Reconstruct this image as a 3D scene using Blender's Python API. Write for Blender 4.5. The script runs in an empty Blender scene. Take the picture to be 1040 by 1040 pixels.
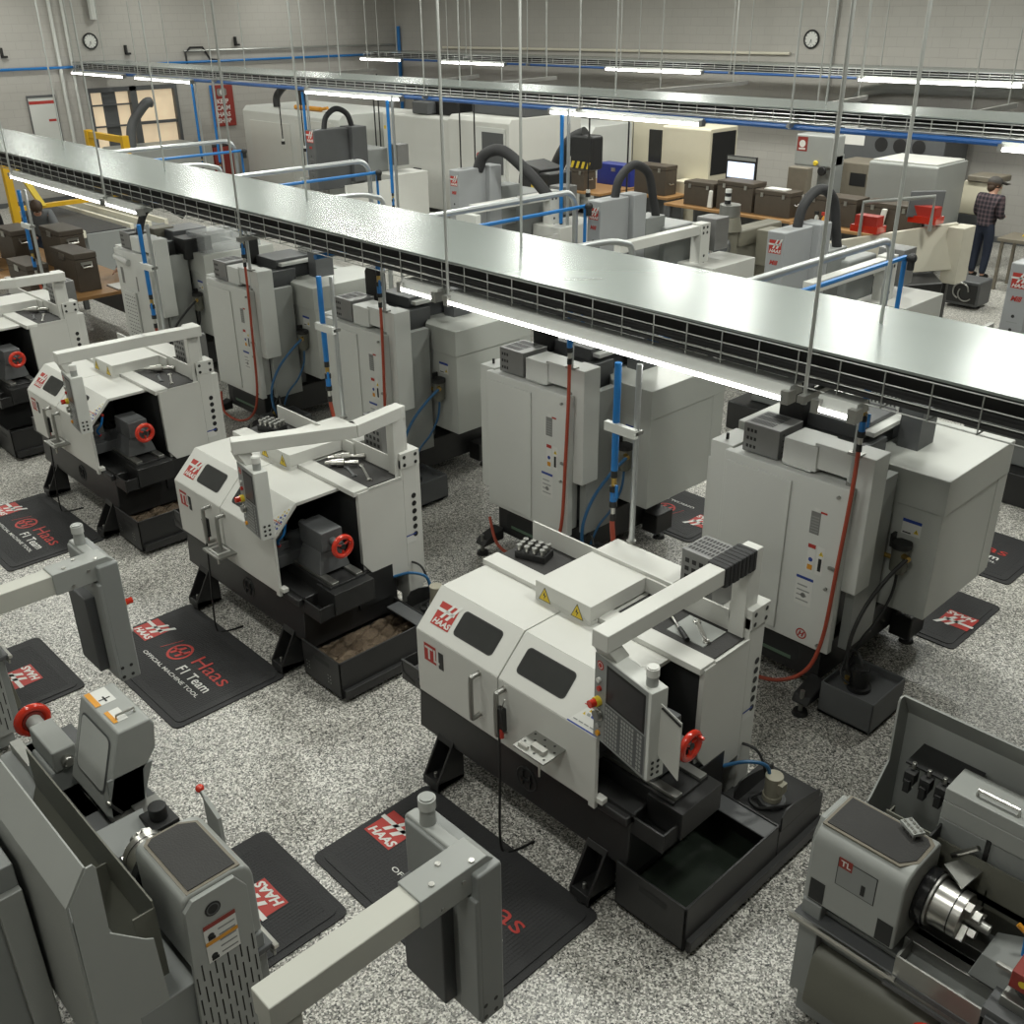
import bpy, bmesh, math, random
from mathutils import Vector, Matrix
R = random.Random(7)
S = bpy.context.scene
COL = S.collection
PI = math.pi

# ------------------------------------------------------------------ materials
MATS = {}
def mat(name, col, rough=.5, metal=0., noise=.06, scale=6., bump=0., emit=0., coat=0., alpha=1., bscale=None, trans=0.):
    m = bpy.data.materials.new(name); m.use_nodes = True
    nt = m.node_tree; b = nt.nodes['Principled BSDF']
    b.inputs['Roughness'].default_value = rough; b.inputs['Metallic'].default_value = metal
    b.inputs['Coat Weight'].default_value = coat
    b.inputs['Alpha'].default_value = alpha
    b.inputs['Transmission Weight'].default_value = trans
    c = (*col, 1)
    tc = nt.nodes.new('ShaderNodeTexCoord')
    nz = nt.nodes.new('ShaderNodeTexNoise'); nz.inputs['Scale'].default_value = scale; nz.inputs['Detail'].default_value = 4
    nt.links.new(tc.outputs['Object'], nz.inputs['Vector'])
    mx = nt.nodes.new('ShaderNodeMix'); mx.data_type = 'RGBA'
    mx.inputs[6].default_value = (*[max(0, x*(1-noise)) for x in col], 1)
    mx.inputs[7].default_value = (*[min(1, x*(1+noise)) for x in col], 1)
    nt.links.new(nz.outputs['Fac'], mx.inputs[0]); nt.links.new(mx.outputs[2], b.inputs['Base Color'])
    if bump:
        n2 = nt.nodes.new('ShaderNodeTexNoise'); n2.inputs['Scale'].default_value = bscale or scale*12
        nt.links.new(tc.outputs['Object'], n2.inputs['Vector'])
        bp = nt.nodes.new('ShaderNodeBump'); bp.inputs['Strength'].default_value = bump; bp.inputs['Distance'].default_value = .01
        nt.links.new(n2.outputs['Fac'], bp.inputs['Height']); nt.links.new(bp.outputs['Normal'], b.inputs['Normal'])
    if emit:
        b.inputs['Emission Color'].default_value = c; b.inputs['Emission Strength'].default_value = emit
    MATS[name] = m
    return m
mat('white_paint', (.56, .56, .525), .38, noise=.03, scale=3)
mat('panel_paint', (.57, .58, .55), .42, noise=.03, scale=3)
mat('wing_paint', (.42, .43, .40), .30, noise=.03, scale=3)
mat('pipe_dark_blue', (.008, .07, .24), .4, noise=.08)
mat('arm_white', (.50, .50, .45), .4, noise=.03)
mat('warm_white', (.62, .59, .49), .45, noise=.04)
mat('cream', (.58, .54, .42), .45, noise=.04)
mat('grey_paint', (.20, .21, .205), .38, noise=.06, scale=4)
mat('grey_light', (.295, .305, .29), .4, noise=.05, scale=4)
mat('grey_mid', (.225, .235, .228), .42, noise=.05, scale=4)
mat('grey_head', (.30, .31, .315), .4, noise=.05, scale=4)
mat('dark_grey', (.085, .088, .09), .45, noise=.1)
mat('olive_grey', (.13, .13, .105), .5, noise=.1)
mat('old_green', (.19, .18, .14), .5, noise=.15)
mat('black_cast', (.018, .018, .018), .42, noise=.2)
mat('black', (.012, .012, .012), .5, noise=.2)
mat('black_gloss', (.012, .012, .013), .12, noise=.1)
mat('rubber', (.022, .022, .023), .7, noise=.15, bump=.35, bscale=90)
mat('rubber_top', (.030, .029, .028), .75, noise=.2, bump=.25, bscale=120)
mat('cavity', (.016, .017, .017), .6, noise=.2)
mat('steel', (.55, .54, .51), .28, 1., noise=.1)
mat('dull_steel', (.33, .33, .31), .42, .9, noise=.15)
mat('galv', (.50, .52, .52), .36, .85, noise=.08, scale=2)
mat('deck_metal', (.31, .345, .33), .25, .5, noise=.04, scale=1.2)
mat('vent_metal', (.25, .25, .245), .45, .6, noise=.12)
mat('wire', (.42, .43, .41), .42, .7, noise=.06)
mat('wire_dark', (.035, .035, .035), .7, noise=.2)
mat('red', (.42, .03, .018), .35, noise=.1)
mat('red_gloss', (.55, .03, .012), .16, noise=.05, coat=.5)
mat('red_print', (.38, .028, .02), .55, noise=.1)
mat('red_sign', (.24, .028, .02), .5, noise=.08)
mat('white_print', (.62, .62, .59), .6, noise=.05)
mat('hose_red', (.36, .06, .03), .5, noise=.1)
mat('hose_blue', (.02, .10, .22), .4, noise=.1)
mat('pipe_blue', (.012, .15, .42), .35, noise=.08)
mat('yellow', (.62, .36, .01), .45, noise=.08)
mat('safety_yellow', (.66, .48, .03), .5, noise=.06)
mat('orange_print', (.62, .27, .02), .5, noise=.06)
mat('blue_print', (.02, .05, .26), .5, noise=.05)
mat('blue_box', (.015, .03, .22), .4, noise=.1)
mat('brass', (.50, .34, .10), .32, .9, noise=.1)
mat('wood', (.28, .15, .055), .5, noise=.25, scale=9)
mat('chest_brown', (.064, .050, .036), .55, noise=.2, scale=10)
mat('chest_tan', (.17, .15, .115), .55, noise=.12, scale=10)
mat('window_dark', (.030, .031, .030), .18, noise=.15)
mat('screen_dark', (.022, .022, .024), .3, noise=.2, scale=30)
mat('screen_lit', (.55, .62, .75), .4, emit=1.1, noise=.02)
mat('tube_light', (1, .985, .95), .4, emit=11., noise=0)
mat('window_glow', (.70, .56, .38), .5, emit=.42, noise=.22, scale=2.5)
mat('acrylic', (.55, .57, .57), .08, noise=.02, alpha=.35)
mat('paper', (.66, .65, .61), .7, noise=.05)
mat('chips', (.13, .095, .062), .35, .55, noise=.95, scale=60, bump=1., bscale=120)
mat('coolant', (.02, .026, .02), .12, noise=.4, scale=8)
mat('skin', (.48, .27, .19), .5, noise=.06)
mat('hair_brown', (.055, .032, .018), .6, noise=.3, scale=40)
mat('hair_red', (.22, .07, .02), .55, noise=.3, scale=40)
mat('cap', (.06, .055, .05), .8, noise=.2)
mat('shirt_black', (.012, .012, .013), .8, noise=.2)
mat('shirt_grey', (.11, .115, .12), .85, noise=.2)
mat('jeans', (.012, .018, .036), .8, noise=.25, scale=30)
mat('shoe', (.02, .018, .016), .6)
mat('beige_motor', (.33, .31, .24), .5, noise=.1)
mat('green_tint', (.10, .16, .11), .3, noise=.1)
mat('clear_plastic', (.45, .46, .44), .15, noise=.05)

def special():
    # epoxy flake floor
    m = bpy.data.materials.new('flake_floor'); m.use_nodes = True; nt = m.node_tree; b = nt.nodes['Principled BSDF']
    tc = nt.nodes.new('ShaderNodeTexCoord')
    v = nt.nodes.new('ShaderNodeTexVoronoi'); v.inputs['Scale'].default_value = 105
    v2 = nt.nodes.new('ShaderNodeTexVoronoi'); v2.inputs['Scale'].default_value = 66
    for x in (v, v2): nt.links.new(tc.outputs['Object'], x.inputs['Vector'])
    s = nt.nodes.new('ShaderNodeSeparateColor'); nt.links.new(v.outputs['Color'], s.inputs[0])
    s2 = nt.nodes.new('ShaderNodeSeparateColor'); nt.links.new(v2.outputs['Color'], s2.inputs[0])
    r = nt.nodes.new('ShaderNodeValToRGB'); r.color_ramp.interpolation = 'CONSTANT'
    e = r.color_ramp.elements; e[0].position = 0; e[0].color = (.018, .018, .017, 1); e[1].position = .24; e[1].color = (.15, .145, .13, 1)
    for p, c in ((.42, (.42, .41, .37, 1)), (.62, (.78, .76, .71, 1)), (.88, (.30, .29, .26, 1))):
        q = e.new(p); q.color = c
    nt.links.new(s.outputs[0], r.inputs[0])
    r2 = nt.nodes.new('ShaderNodeValToRGB'); r2.color_ramp.interpolation = 'CONSTANT'
    e = r2.color_ramp.elements; e[0].position = 0; e[0].color = (.025, .025, .024, 1); e[1].position = .17; e[1].color = (.40, .39, .355, 1)
    q = e.new(.72); q.color = (.62, .60, .555, 1)
    nt.links.new(s2.outputs[1], r2.inputs[0])
    mx = nt.nodes.new('ShaderNodeMix'); mx.data_type = 'RGBA'; mx.inputs[0].default_value = .25
    nt.links.new(r.outputs[0], mx.inputs[6]); nt.links.new(r2.outputs[0], mx.inputs[7]); nt.links.new(mx.outputs[2], b.inputs['Base Color'])
    b.inputs['Roughness'].default_value = .36
    MATS['flake_floor'] = m
    # painted block wall
    m = bpy.data.materials.new('block_wall'); m.use_nodes = True; nt = m.node_tree; b = nt.nodes['Principled BSDF']
    tc = nt.nodes.new('ShaderNodeTexCoord'); mp = nt.nodes.new('ShaderNodeMapping')
    br = nt.nodes.new('ShaderNodeTexBrick'); br.inputs['Scale'].default_value = 1
    br.inputs['Brick Width'].default_value = .4; br.inputs['Row Height'].default_value = .2; br.inputs['Mortar Size'].default_value = .006
    br.inputs['Color1'].default_value = (.40, .385, .355, 1); br.inputs['Color2'].default_value = (.388, .373, .345, 1); br.inputs['Mortar'].default_value = (.35, .337, .311, 1)
    # object x,y along the wall -> use (x+y, z)
    sx = nt.nodes.new('ShaderNodeSeparateXYZ'); ad = nt.nodes.new('ShaderNodeMath'); cx = nt.nodes.new('ShaderNodeCombineXYZ')
    nt.links.new(tc.outputs['Object'], sx.inputs[0]); nt.links.new(sx.outputs[0], ad.inputs[0]); nt.links.new(sx.outputs[1], ad.inputs[1])
    nt.links.new(ad.outputs[0], cx.inputs[0]); nt.links.new(sx.outputs[2], cx.inputs[1]); nt.links.new(cx.outputs[0], br.inputs['Vector'])
    nt.links.new(br.outputs['Color'], b.inputs['Base Color']); b.inputs['Roughness'].default_value = .7
    bp = nt.nodes.new('ShaderNodeBump'); bp.inputs['Strength'].default_value = .4; bp.inputs['Distance'].default_value = .01; bp.invert = True
    nt.links.new(br.outputs['Fac'], bp.inputs['Height']); nt.links.new(bp.outputs['Normal'], b.inputs['Normal'])
    MATS['block_wall'] = m
    # plaid
    m = bpy.data.materials.new('plaid'); m.use_nodes = True; nt = m.node_tree; b = nt.nodes['Principled BSDF']
    tc = nt.nodes.new('ShaderNodeTexCoord')
    col = None
    fs = []
    for d in ('X', 'Z'):
        w = nt.nodes.new('ShaderNodeTexWave'); w.bands_direction = d; w.inputs['Scale'].default_value = 4.2; w.inputs['Distortion'].default_value = .3
        nt.links.new(tc.outputs['Object'], w.inputs['Vector'])
        r = nt.nodes.new('ShaderNodeValToRGB'); r.color_ramp.interpolation = 'CONSTANT'; r.color_ramp.elements[1].position = .62
        r.color_ramp.elements[0].color = (.0, .0, .0, 1); r.color_ramp.elements[1].color = (.5, .5, .5, 1)
        nt.links.new(w.outputs['Fac'], r.inputs[0]); fs.append(r)
    ad = nt.nodes.new('ShaderNodeMath'); nt.links.new(fs[0].outputs[0], ad.inputs[0]); nt.links.new(fs[1].outputs[0], ad.inputs[1])
    r = nt.nodes.new('ShaderNodeValToRGB'); r.color_ramp.elements[0].color = (.016, .014, .02, 1); r.color_ramp.elements[1].color = (.11, .075, .085, 1)
    nt.links.new(ad.outputs[0], r.inputs[0]); nt.links.new(r.outputs[0], b.inputs['Base Color']); b.inputs['Roughness'].default_value = .85
    MATS['plaid'] = m
special()

# ------------------------------------------------------------------ mesh builder
_text_cache = {}
def text_geo(body, bold=0., shear=0.):
    k = (body, bold, shear)
    if k in _text_cache: return _text_cache[k]
    cu = bpy.data.curves.new('t', 'FONT'); cu.body = body; cu.size = 1; cu.offset = bold; cu.shear = shear; cu.resolution_u = 3
    o = bpy.data.objects.new('t', cu); COL.objects.link(o)
    dg = bpy.context.evaluated_depsgraph_get(); dg.update()
    me = bpy.data.meshes.new_from_object(o.evaluated_get(dg))
    v = [(p.co.x, p.co.y) for p in me.vertices]; f = [tuple(p.vertices) for p in me.polygons]
    bpy.data.objects.remove(o); bpy.data.meshes.remove(me); bpy.data.curves.remove(cu)
    xs = [p[0] for p in v]; ys = [p[1] for p in v]
    x0, x1, y0, y1 = min(xs), max(xs), min(ys), max(ys)
    v = [((x-x0)/(y1-y0), (y-y0)/(y1-y0)) for x, y in v]           # unit height
    _text_cache[k] = (v, f, (x1-x0)/(y1-y0))
    return _text_cache[k]

class MB:
    """collects shapes, then links them as ONE mesh object"""
    def __init__(s, off=(0, 0, 0), M=None):
        s.v = []; s.f = []; s.m = []; s.names = []; s.off = Vector(off); s.M = M
    def mi(s, name):
        if name not in s.names: s.names.append(name)
        return s.names.index(name)
    def add(s, vs, fs, m):
        n = len(s.v); k = s.mi(m)
        for p in vs:
            p = Vector(p)
            if s.M is not None: p = s.M @ p
            s.v.append(p - s.off)
        for f in fs: s.f.append([n+i for i in f]); s.m.append(k)
        return s
    def box(s, x0, x1, y0, y1, z0, z1, m):
        v = [(x, y, z) for z in (z0, z1) for y in (y0, y1) for x in (x0, x1)]
        return s.add(v, [(0, 2, 3, 1), (4, 5, 7, 6), (0, 1, 5, 4), (2, 6, 7, 3), (0, 4, 6, 2), (1, 3, 7, 5)], m)
    def hexa(s, lo, hi, m):                                       # two quads, same winding
        v = list(lo)+list(hi)
        return s.add(v, [(3, 2, 1, 0), (4, 5, 6, 7), (0, 1, 5, 4), (1, 2, 6, 5), (2, 3, 7, 6), (3, 0, 4, 7)], m)
    def prism(s, axis, prof, a0, a1, m):                          # prof: 2d polygon; axis 'x': (y,z) 'y': (x,z) 'z': (x,y)
        def P(a, q):
            return {'x': (a, q[0], q[1]), 'y': (q[0], a, q[1]), 'z': (q[0], q[1], a)}[axis]
        n = len(prof)
        v = [P(a0, q) for q in prof]+[P(a1, q) for q in prof]
        f = [tuple(range(n))[::-1], tuple(range(n, 2*n))]+[(i, (i+1) % n, n+(i+1) % n, n+i) for i in range(n)]
        return s.add(v, f, m)
    def strip(s, axis, prof, a0, a1, t, m):                       # bent sheet: open polyline thickened by t
        n = len(prof); out = []
        for i in range(n):
            d = Vector((0, 0))
            if i > 0: d += (Vector(prof[i])-Vector(prof[i-1])).normalized()
            if i < n-1: d += (Vector(prof[i+1])-Vector(prof[i])).normalized()
            d.normalize(); nrm = Vector((-d.y, d.x))
            if 0 < i < n-1:
                e = (Vector(prof[i+1])-Vector(prof[i])).normalized(); c = max(.3, nrm.dot(Vector((-e.y, e.x)))); nrm = nrm/c
            out.append(Vector(prof[i])+nrm*t)
        for i in range(n-1):
            s.prism(axis, [tuple(prof[i]), tuple(prof[i+1]), tuple(out[i+1]), tuple(out[i])], a0, a1, m)
        return s
    def cyl(s, p0, p1, r, m, n=14, r2=None, cap=True):
        p0 = Vector(p0); p1 = Vector(p1); r2 = r if r2 is None else r2
        d = (p1-p0).normalized(); a = d.orthogonal().normalized(); b = d.cross(a)
        v = []
        for p, q in ((p0, r), (p1, r2)):
            for i in range(n):
                t = 2*PI*i/n; v.append(p+a*math.cos(t)*q+b*math.sin(t)*q)
        f = [(i, (i+1) % n, n+(i+1) % n, n+i) for i in range(n)]
        if cap: f += [tuple(range(n))[::-1], tuple(range(n, 2*n))]
        return s.add(v, f, m)
    def tube(s, pts, r, m, n=8, cap=True, closed=False):
        pts = [Vector(p) for p in pts]; N = len(pts); v = []; prev = None
        for i, p in enumerate(pts):
            if closed: t = pts[(i+1) % N]-pts[i-1]
            else: t = pts[min(i+1, N-1)]-pts[max(i-1, 0)]
            t.normalize()
            if prev is None: a = t.orthogonal().normalized()
            else:
                a = prev-t*prev.dot(t); a = a.normalized() if a.length > 1e-6 else t.orthogonal().normalized()
            prev = a; b = t.cross(a)
            for k in range(n):
                th = 2*PI*k/n; v.append(p+a*math.cos(th)*r+b*math.sin(th)*r)
        f = []
        for i in range(N if closed else N-1):
            j = (i+1) % N
            for k in range(n): f.append((i*n+k, i*n+(k+1) % n, j*n+(k+1) % n, j*n+k))
        if cap and not closed: f += [tuple(range(n))[::-1], tuple(range((N-1)*n, N*n))]
        return s.add(v, f, m)
    def rev(s, prof, c, m, axis='z', n=18):                       # prof (r, h)
        c = Vector(c); v = []; f = []; k = len(prof)
        for r, h in prof:
            for i in range(n):
                t = 2*PI*i/n; a, b = r*math.cos(t), r*math.sin(t)
                v.append(c+Vector({'z': (a, b, h), 'x': (h, a, b), 'y': (b, h, a)}[axis]))
        for j in range(k-1):
            for i in range(n): f.append((j*n+i, j*n+(i+1) % n, (j+1)*n+(i+1) % n, (j+1)*n+i))
        f += [tuple(range(n))[::-1], tuple(range((k-1)*n, k*n))]
        return s.add(v, f, m)
    def torus(s, c, Rr, r, m, axis='z', n=28, k=10, arc=(0, 1)):
        c = Vector(c); pts = []
        cl = arc == (0, 1)
        for i in range(n if cl else n+1):
            t = 2*PI*(arc[0]+(arc[1]-arc[0])*i/n); a, b = Rr*math.cos(t), Rr*math.sin(t)
            pts.append(c+Vector({'z': (a, b, 0), 'x': (0, a, b), 'y': (a, 0, b)}[axis]))
        return s.tube(pts, r, m, k, closed=cl)
    def ball(s, c, r, m, sc=(1, 1, 1), n=16, k=10):
        prof = [(max(1e-4, math.sin(PI*j/k)), -math.cos(PI*j/k)) for j in range(k+1)]
        c = Vector(c); v = []; f = []
        for a, h in prof:
            for i in range(n):
                t = 2*PI*i/n; v.append(c+Vector((a*math.cos(t)*r*sc[0], a*math.sin(t)*r*sc[1], h*r*sc[2])))
        for j in range(k):
            for i in range(n): f.append((j*n+i, j*n+(i+1) % n, (j+1)*n+(i+1) % n, (j+1)*n+i))
        return s.add(v, f, m)
    # flat printed shapes on a plane: o origin, u right, w up (unit vectors)
    def plane(s, o, u, w, poly, m, lift=.0015):
        o = Vector(o); u = Vector(u).normalized(); w = Vector(w).normalized(); n = u.cross(w)
        return s.add([o+u*a+w*b+n*lift for a, b in poly], [tuple(range(len(poly)))], m)
    def quad(s, o, u, w, a0, a1, b0, b1, m, lift=.0015):
        return s.plane(o, u, w, [(a0, b0), (a1, b0), (a1, b1), (a0, b1)], m, lift)
    def text(s, o, u, w, x, y, h, body, m, bold=.0, shear=0., lift=.002, stretch=1., center=False, right=False, fit=None):
        v, f, wd = text_geo(body, bold, shear)
        if fit: stretch = fit/(wd*h)
        o = Vector(o); u = Vector(u).normalized(); w = Vector(w).normalized(); n = u.cross(w)
        if center: x -= wd*h*stretch/2
        if right: x -= wd*h*stretch
        return s.add([o+u*(x+a*h*stretch)+w*(y+b*h)+n*lift for a, b in v], f, m)
    def rrect(s, o, u, w, a0, a1, b0, b1, r, m, lift=.0015):
        pts = []
        for cx, cy, t0 in ((a1-r, b0+r, -PI/2), (a1-r, b1-r, 0), (a0+r, b1-r, PI/2), (a0+r, b0+r, PI)):
            for i in range(5): t = t0+PI/2*i/4; pts.append((cx+r*math.cos(t), cy+r*math.sin(t)))
        return s.plane(o, u, w, pts, m, lift)
    def disc(s, o, u, w, x, y, r, m, n=18, lift=.002):
        return s.plane(o, u, w, [(x+r*math.cos(2*PI*i/n), y+r*math.sin(2*PI*i/n)) for i in range(n)], m, lift)
    def ring(s, o, u, w, x, y, r, t, m, n=24, lift=.002):
        for i in range(n):
            a, b = 2*PI*i/n, 2*PI*(i+1)/n
            s.plane(o, u, w, [(x+q*math.cos(c), y+q*math.sin(c)) for q, c in ((r-t, a), (r, a), (r, b), (r-t, b))], m, lift)
        return s
    def build(s, name, parent=None, bevel=0., seg=2, ang=38):
        me = bpy.data.meshes.new(name)
        me.from_pydata([tuple(p) for p in s.v], [], s.f); me.update()
        for n in s.names: me.materials.append(MATS[n])
        me.polygons.foreach_set('material_index', s.m)
        bm = bmesh.new(); bm.from_mesh(me)
        flat = [f for f in bm.faces if len(f.verts) > 2]
        bmesh.ops.recalc_face_normals(bm, faces=flat); bm.to_mesh(me); bm.free()
        me.polygons.foreach_set('use_smooth', [True]*len(me.polygons))
        me.set_sharp_from_angle(angle=math.radians(ang))
        o = bpy.data.objects.new(name, me); COL.objects.link(o)
        if bevel:
            b = o.modifiers.new('bevel', 'BEVEL'); b.width = bevel; b.segments = seg; b.limit_method = 'ANGLE'; b.angle_limit = math.radians(ang); b.harden_normals = True
        if parent is not None: o.parent = parent
        return o

def tag(o, label, cat, group=None, kind=None):
    o['label'] = label; o['category'] = cat
    if group: o['group'] = group
    if kind: o['kind'] = kind
    return o
def thing(name, loc, label, cat, group=None, rz=0.):
    o = bpy.data.objects.new(name, None); COL.objects.link(o); o.location = loc; o.rotation_euler[2] = rz; o.empty_display_size = .1
    return tag(o, label, cat, group)
def struct(o):
    o['kind'] = 'structure'; return o
def copy_tree(o, parent=None, loc=None, label=None):
    c = o.copy(); COL.objects.link(c)
    if parent is not None: c.parent = parent
    if loc is not None: c.location = loc
    if label: c['label'] = label
    for ch in list(o.children): copy_tree(ch, c)
    return c
def lab(o, text):
    o['label'] = text; return o

def bez(p, n=14):                                                 # smooth curve through points
    p = [Vector(q) for q in p]; out = []
    for i in range(len(p)-1):
        a, b, c, d = p[max(i-1, 0)], p[i], p[i+1], p[min(i+2, len(p)-1)]
        for k in range(n):
            t = k/n; out.append(.5*((2*b)+(c-a)*t+(2*a-5*b+4*c-d)*t*t+(3*b-a-3*c+d)*t**3))
    return out+[p[-1]]

def maker_logo(mb, o, u, w, x, y, s, white='white_print', red='red_print', bare=False):
    """red block with slanted white strokes and lettering, s = block width"""
    L = .0016
    mb.plane(o, u, w, [(x, y), (x+s, y), (x+s, y+.95*s), (x, y+.95*s)], red, L)
    def par(x0, y0, x1, y1, wd): mb.plane(o, u, w, [(x+x0*s, y+y0*s), (x+(x0+wd)*s, y+y0*s), (x+(x1+wd)*s, y+y1*s), (x+x1*s, y+y1*s)], white, L*2)
    par(.28, .36, .62, 1.0, .13); par(.56, .36, .96, 1.08, .15)
    mb.quad(o, u, w, x-.06*s, x+.92*s, y+.58*s, y+.70*s, white, L*2)
    mb.text(o, u, w, x+.06*s, y+.06*s, .24*s, 'HAAS', white, bold=.035, shear=.25, lift=L*2, stretch=1.15)

UX, UY, UZ = Vector((1, 0, 0)), Vector((0, 1, 0)), Vector((0, 0, 1))

# ------------------------------------------------------------------ camera
def camera():
    yaw, pit, rol, f = 0.80965893, 0.46022284, -0.01106746, 1032.923
    fw = Vector((-math.sin(yaw)*math.cos(pit), math.cos(yaw)*math.cos(pit), -math.sin(pit)))
    r = Vector((math.cos(yaw), math.sin(yaw), 0)); u = r.cross(fw)
    r2 = r*math.cos(rol)+u*math.sin(rol); u2 = -r*math.sin(rol)+u*math.cos(rol)
    cd = bpy.data.cameras.new('camera'); cd.sensor_width = 36; cd.lens = 36*f/1040; cd.clip_start = .05; cd.clip_end = 200
    o = bpy.data.objects.new('camera', cd); COL.objects.link(o)
    M = Matrix((( r2.x, u2.x, -fw.x, 0), (r2.y, u2.y, -fw.y, 0), (r2.z, u2.z, -fw.z, 4.65), (0, 0, 0, 1)))
    o.matrix_world = M; S.camera = o
camera()

# ------------------------------------------------------------------ room
XL, XR, YF, YB, ZC = -29.5, 7., -5., 23., 5.9
struct(MB().box(XL-.3, XR+.3, YF-.3, YB+.3, -.2, 0, 'flake_floor').build('floor'))
struct(MB().box(XL-.3, XR+.3, YF-.3, YB+.3, ZC, ZC+.2, 'white_paint').build('ceiling'))
WY0, WY1, WZ0, WZ1 = 12.3, 14.95, .72, 2.8                       # window in the left wall
w = MB()
w.box(XL-.3, XL, YF-.3, WY0, 0, ZC, 'block_wall').box(XL-.3, XL, WY1, YB+.3, 0, ZC, 'block_wall')
w.box(XL-.3, XL, WY0, WY1, 0, WZ0, 'block_wall').box(XL-.3, XL, WY0, WY1, WZ1, ZC, 'block_wall')
struct(w.build('wall_left'))
struct(MB().box(XL, XR, YB, YB+.3, 0, ZC, 'block_wall').build('wall_back'))
struct(MB().box(XR, XR+.3, YF-.3, YB+.3, 0, ZC, 'block_wall').build('wall_right'))
struct(MB().box(XL, XR, YF-.3, YF, 0, ZC, 'block_wall').build('wall_front'))
win = MB()
for y0, y1 in ((WY0, WY0+.1), (WY1-.1, WY1), (13.52, 13.72)): win.box(XL-.12, XL+.04, y0, y1, WZ0, WZ1, 'dark_grey')
for z0, z1 in ((WZ0, WZ0+.1), (WZ1-.12, WZ1)): win.box(XL-.12, XL+.04, WY0+.1, WY1-.1, z0, z1, 'dark_grey')
for z in (1.15, 1.78, 2.33): win.box(XL-.09, XL+.01, WY0+.1, 13.52, z, z+.04, 'dark_grey')
win.box(XL-.09, XL+.01, 13.72, WY1-.1, 1.78, 1.86, 'dark_grey')
wo = struct(win.build('window_1'))
MB().box(XL-.11, XL-.10, WY0, 13.6, WZ0, WZ1, 'window_glow').box(XL-.11, XL-.10, 13.6, WY1, WZ0, WZ1, 'window_glow').build('pane', wo)
MB().box(XL-.099, XL-.08, 12.75, 13.15, 1.0, WZ1-.12, 'dark_grey').build('blind', wo)
struct(MB().box(XL, XL+.06, YF, WY0-.3, 0, .12, 'dark_grey').box(XL, XL+.06, WY1+.3, YB, 0, .12, 'dark_grey').build('baseboard_left'))
struct(MB().box(XL+.06, XR, YB-.05, YB, 0, .12, 'dark_grey').build('baseboard_back'))

# wall services
def pipe_thing(name, pts, r, m, label, cat='pipe', group=None, n=8, extra=None):
    p0 = Vector(pts[0]); mb = MB(off=p0); mb.tube(pts, r, m, n)
    if extra: extra(mb)
    o = mb.build(name); o.location = p0
    return tag(o, label, cat, group)
x = XL+.08
pipe_thing('wall_pipe', [(x, 6, 3.36), (x, 22.9, 3.33)], .035, 'pipe_blue', 'long blue compressed air pipe running along the left wall', 'pipe')
pipe_thing('wall_pipe', [(x, 15.3, 3.64), (x, 22.9, 3.60)], .03, 'wire', 'thin grey pipe running high on the left wall above the blue air pipe')
pipe_thing('wall_pipe', [(x, 15.35, 3.3), (x, 15.35, 3.6), (x+.02, 15.5, 3.72), (x, 15.9, 3.72), (x, 16.1, 3.4), (x, 16.4, 3.36)], .03, 'black', 'black looped hose valve above the blue pipe on the left wall')
pipe_thing('wall_conduit', [(XL+.05, 11.72, ZC-.02), (XL+.05, 11.72, .1)], .05, 'panel_paint', 'thick painted conduit running down left wall beside the clock, left one of a pair', 'conduit')
pipe_thing('wall_conduit', [(XL+.05, 12.05, ZC-.02), (XL+.05, 12.05, .1)], .04, 'panel_paint', 'painted conduit running down left wall beside the clock, right one of a pair', 'conduit')
pipe_thing('downspout', [(XL+.12, 12.83, ZC-.02), (XL+.12, 12.83, 4.48)], .11, 'panel_paint', 'short grey duct stub coming down the left wall above the clock', 'duct')
pipe_thing('wall_pipe', [(XL+.3, YB-.1, 4.15), (XL+.3, YB-.1, .3)], .06, 'pipe_blue', 'blue vertical pipe in the far corner of the two walls', 'pipe')
y = YB-.08
pipe_thing('wall_pipe', [(-27, y, 3.55), (-14.4, y, 3.62)], .035, 'warm_white', 'long grey pipe running high along the back wall left of the clock')
pipe_thing('wall_conduit', [(-13.25, y, ZC-.02), (-13.3, y, 2.5)], .03, 'dull_steel', 'dark conduit running down back wall just right of the clock', 'conduit')
pipe_thing('wall_pipe', [(-18.5, y, 2.2), (-13.6, y, 2.25), (-13.5, y, 1.9)], .03, 'wire', 'grey pipe bending down on the back wall behind the cream machines')
pipe_thing('wall_pipe', [(-11.8, y, 2.1), (-4, y, 2.0)], .03, 'wire', 'low grey pipe along the back wall behind the far grey cabinets')
def duct_extra(mb):
    for i in range(5): mb.torus((-12.5, YB-.25, 2.45-.09*i), .14, .03, 'wire')
pipe_thing('spiral_duct', bez([(-4, YB-.3, 3.05), (-10.8, YB-.3, 3.0), (-11.9, YB-.3, 2.95), (-12.4, YB-.27, 2.75), (-12.5, YB-.25, 2.0)], 8), .12, 'wire', 'shiny spiral metal duct bending down at the back wall', 'duct', extra=duct_extra)

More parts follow.
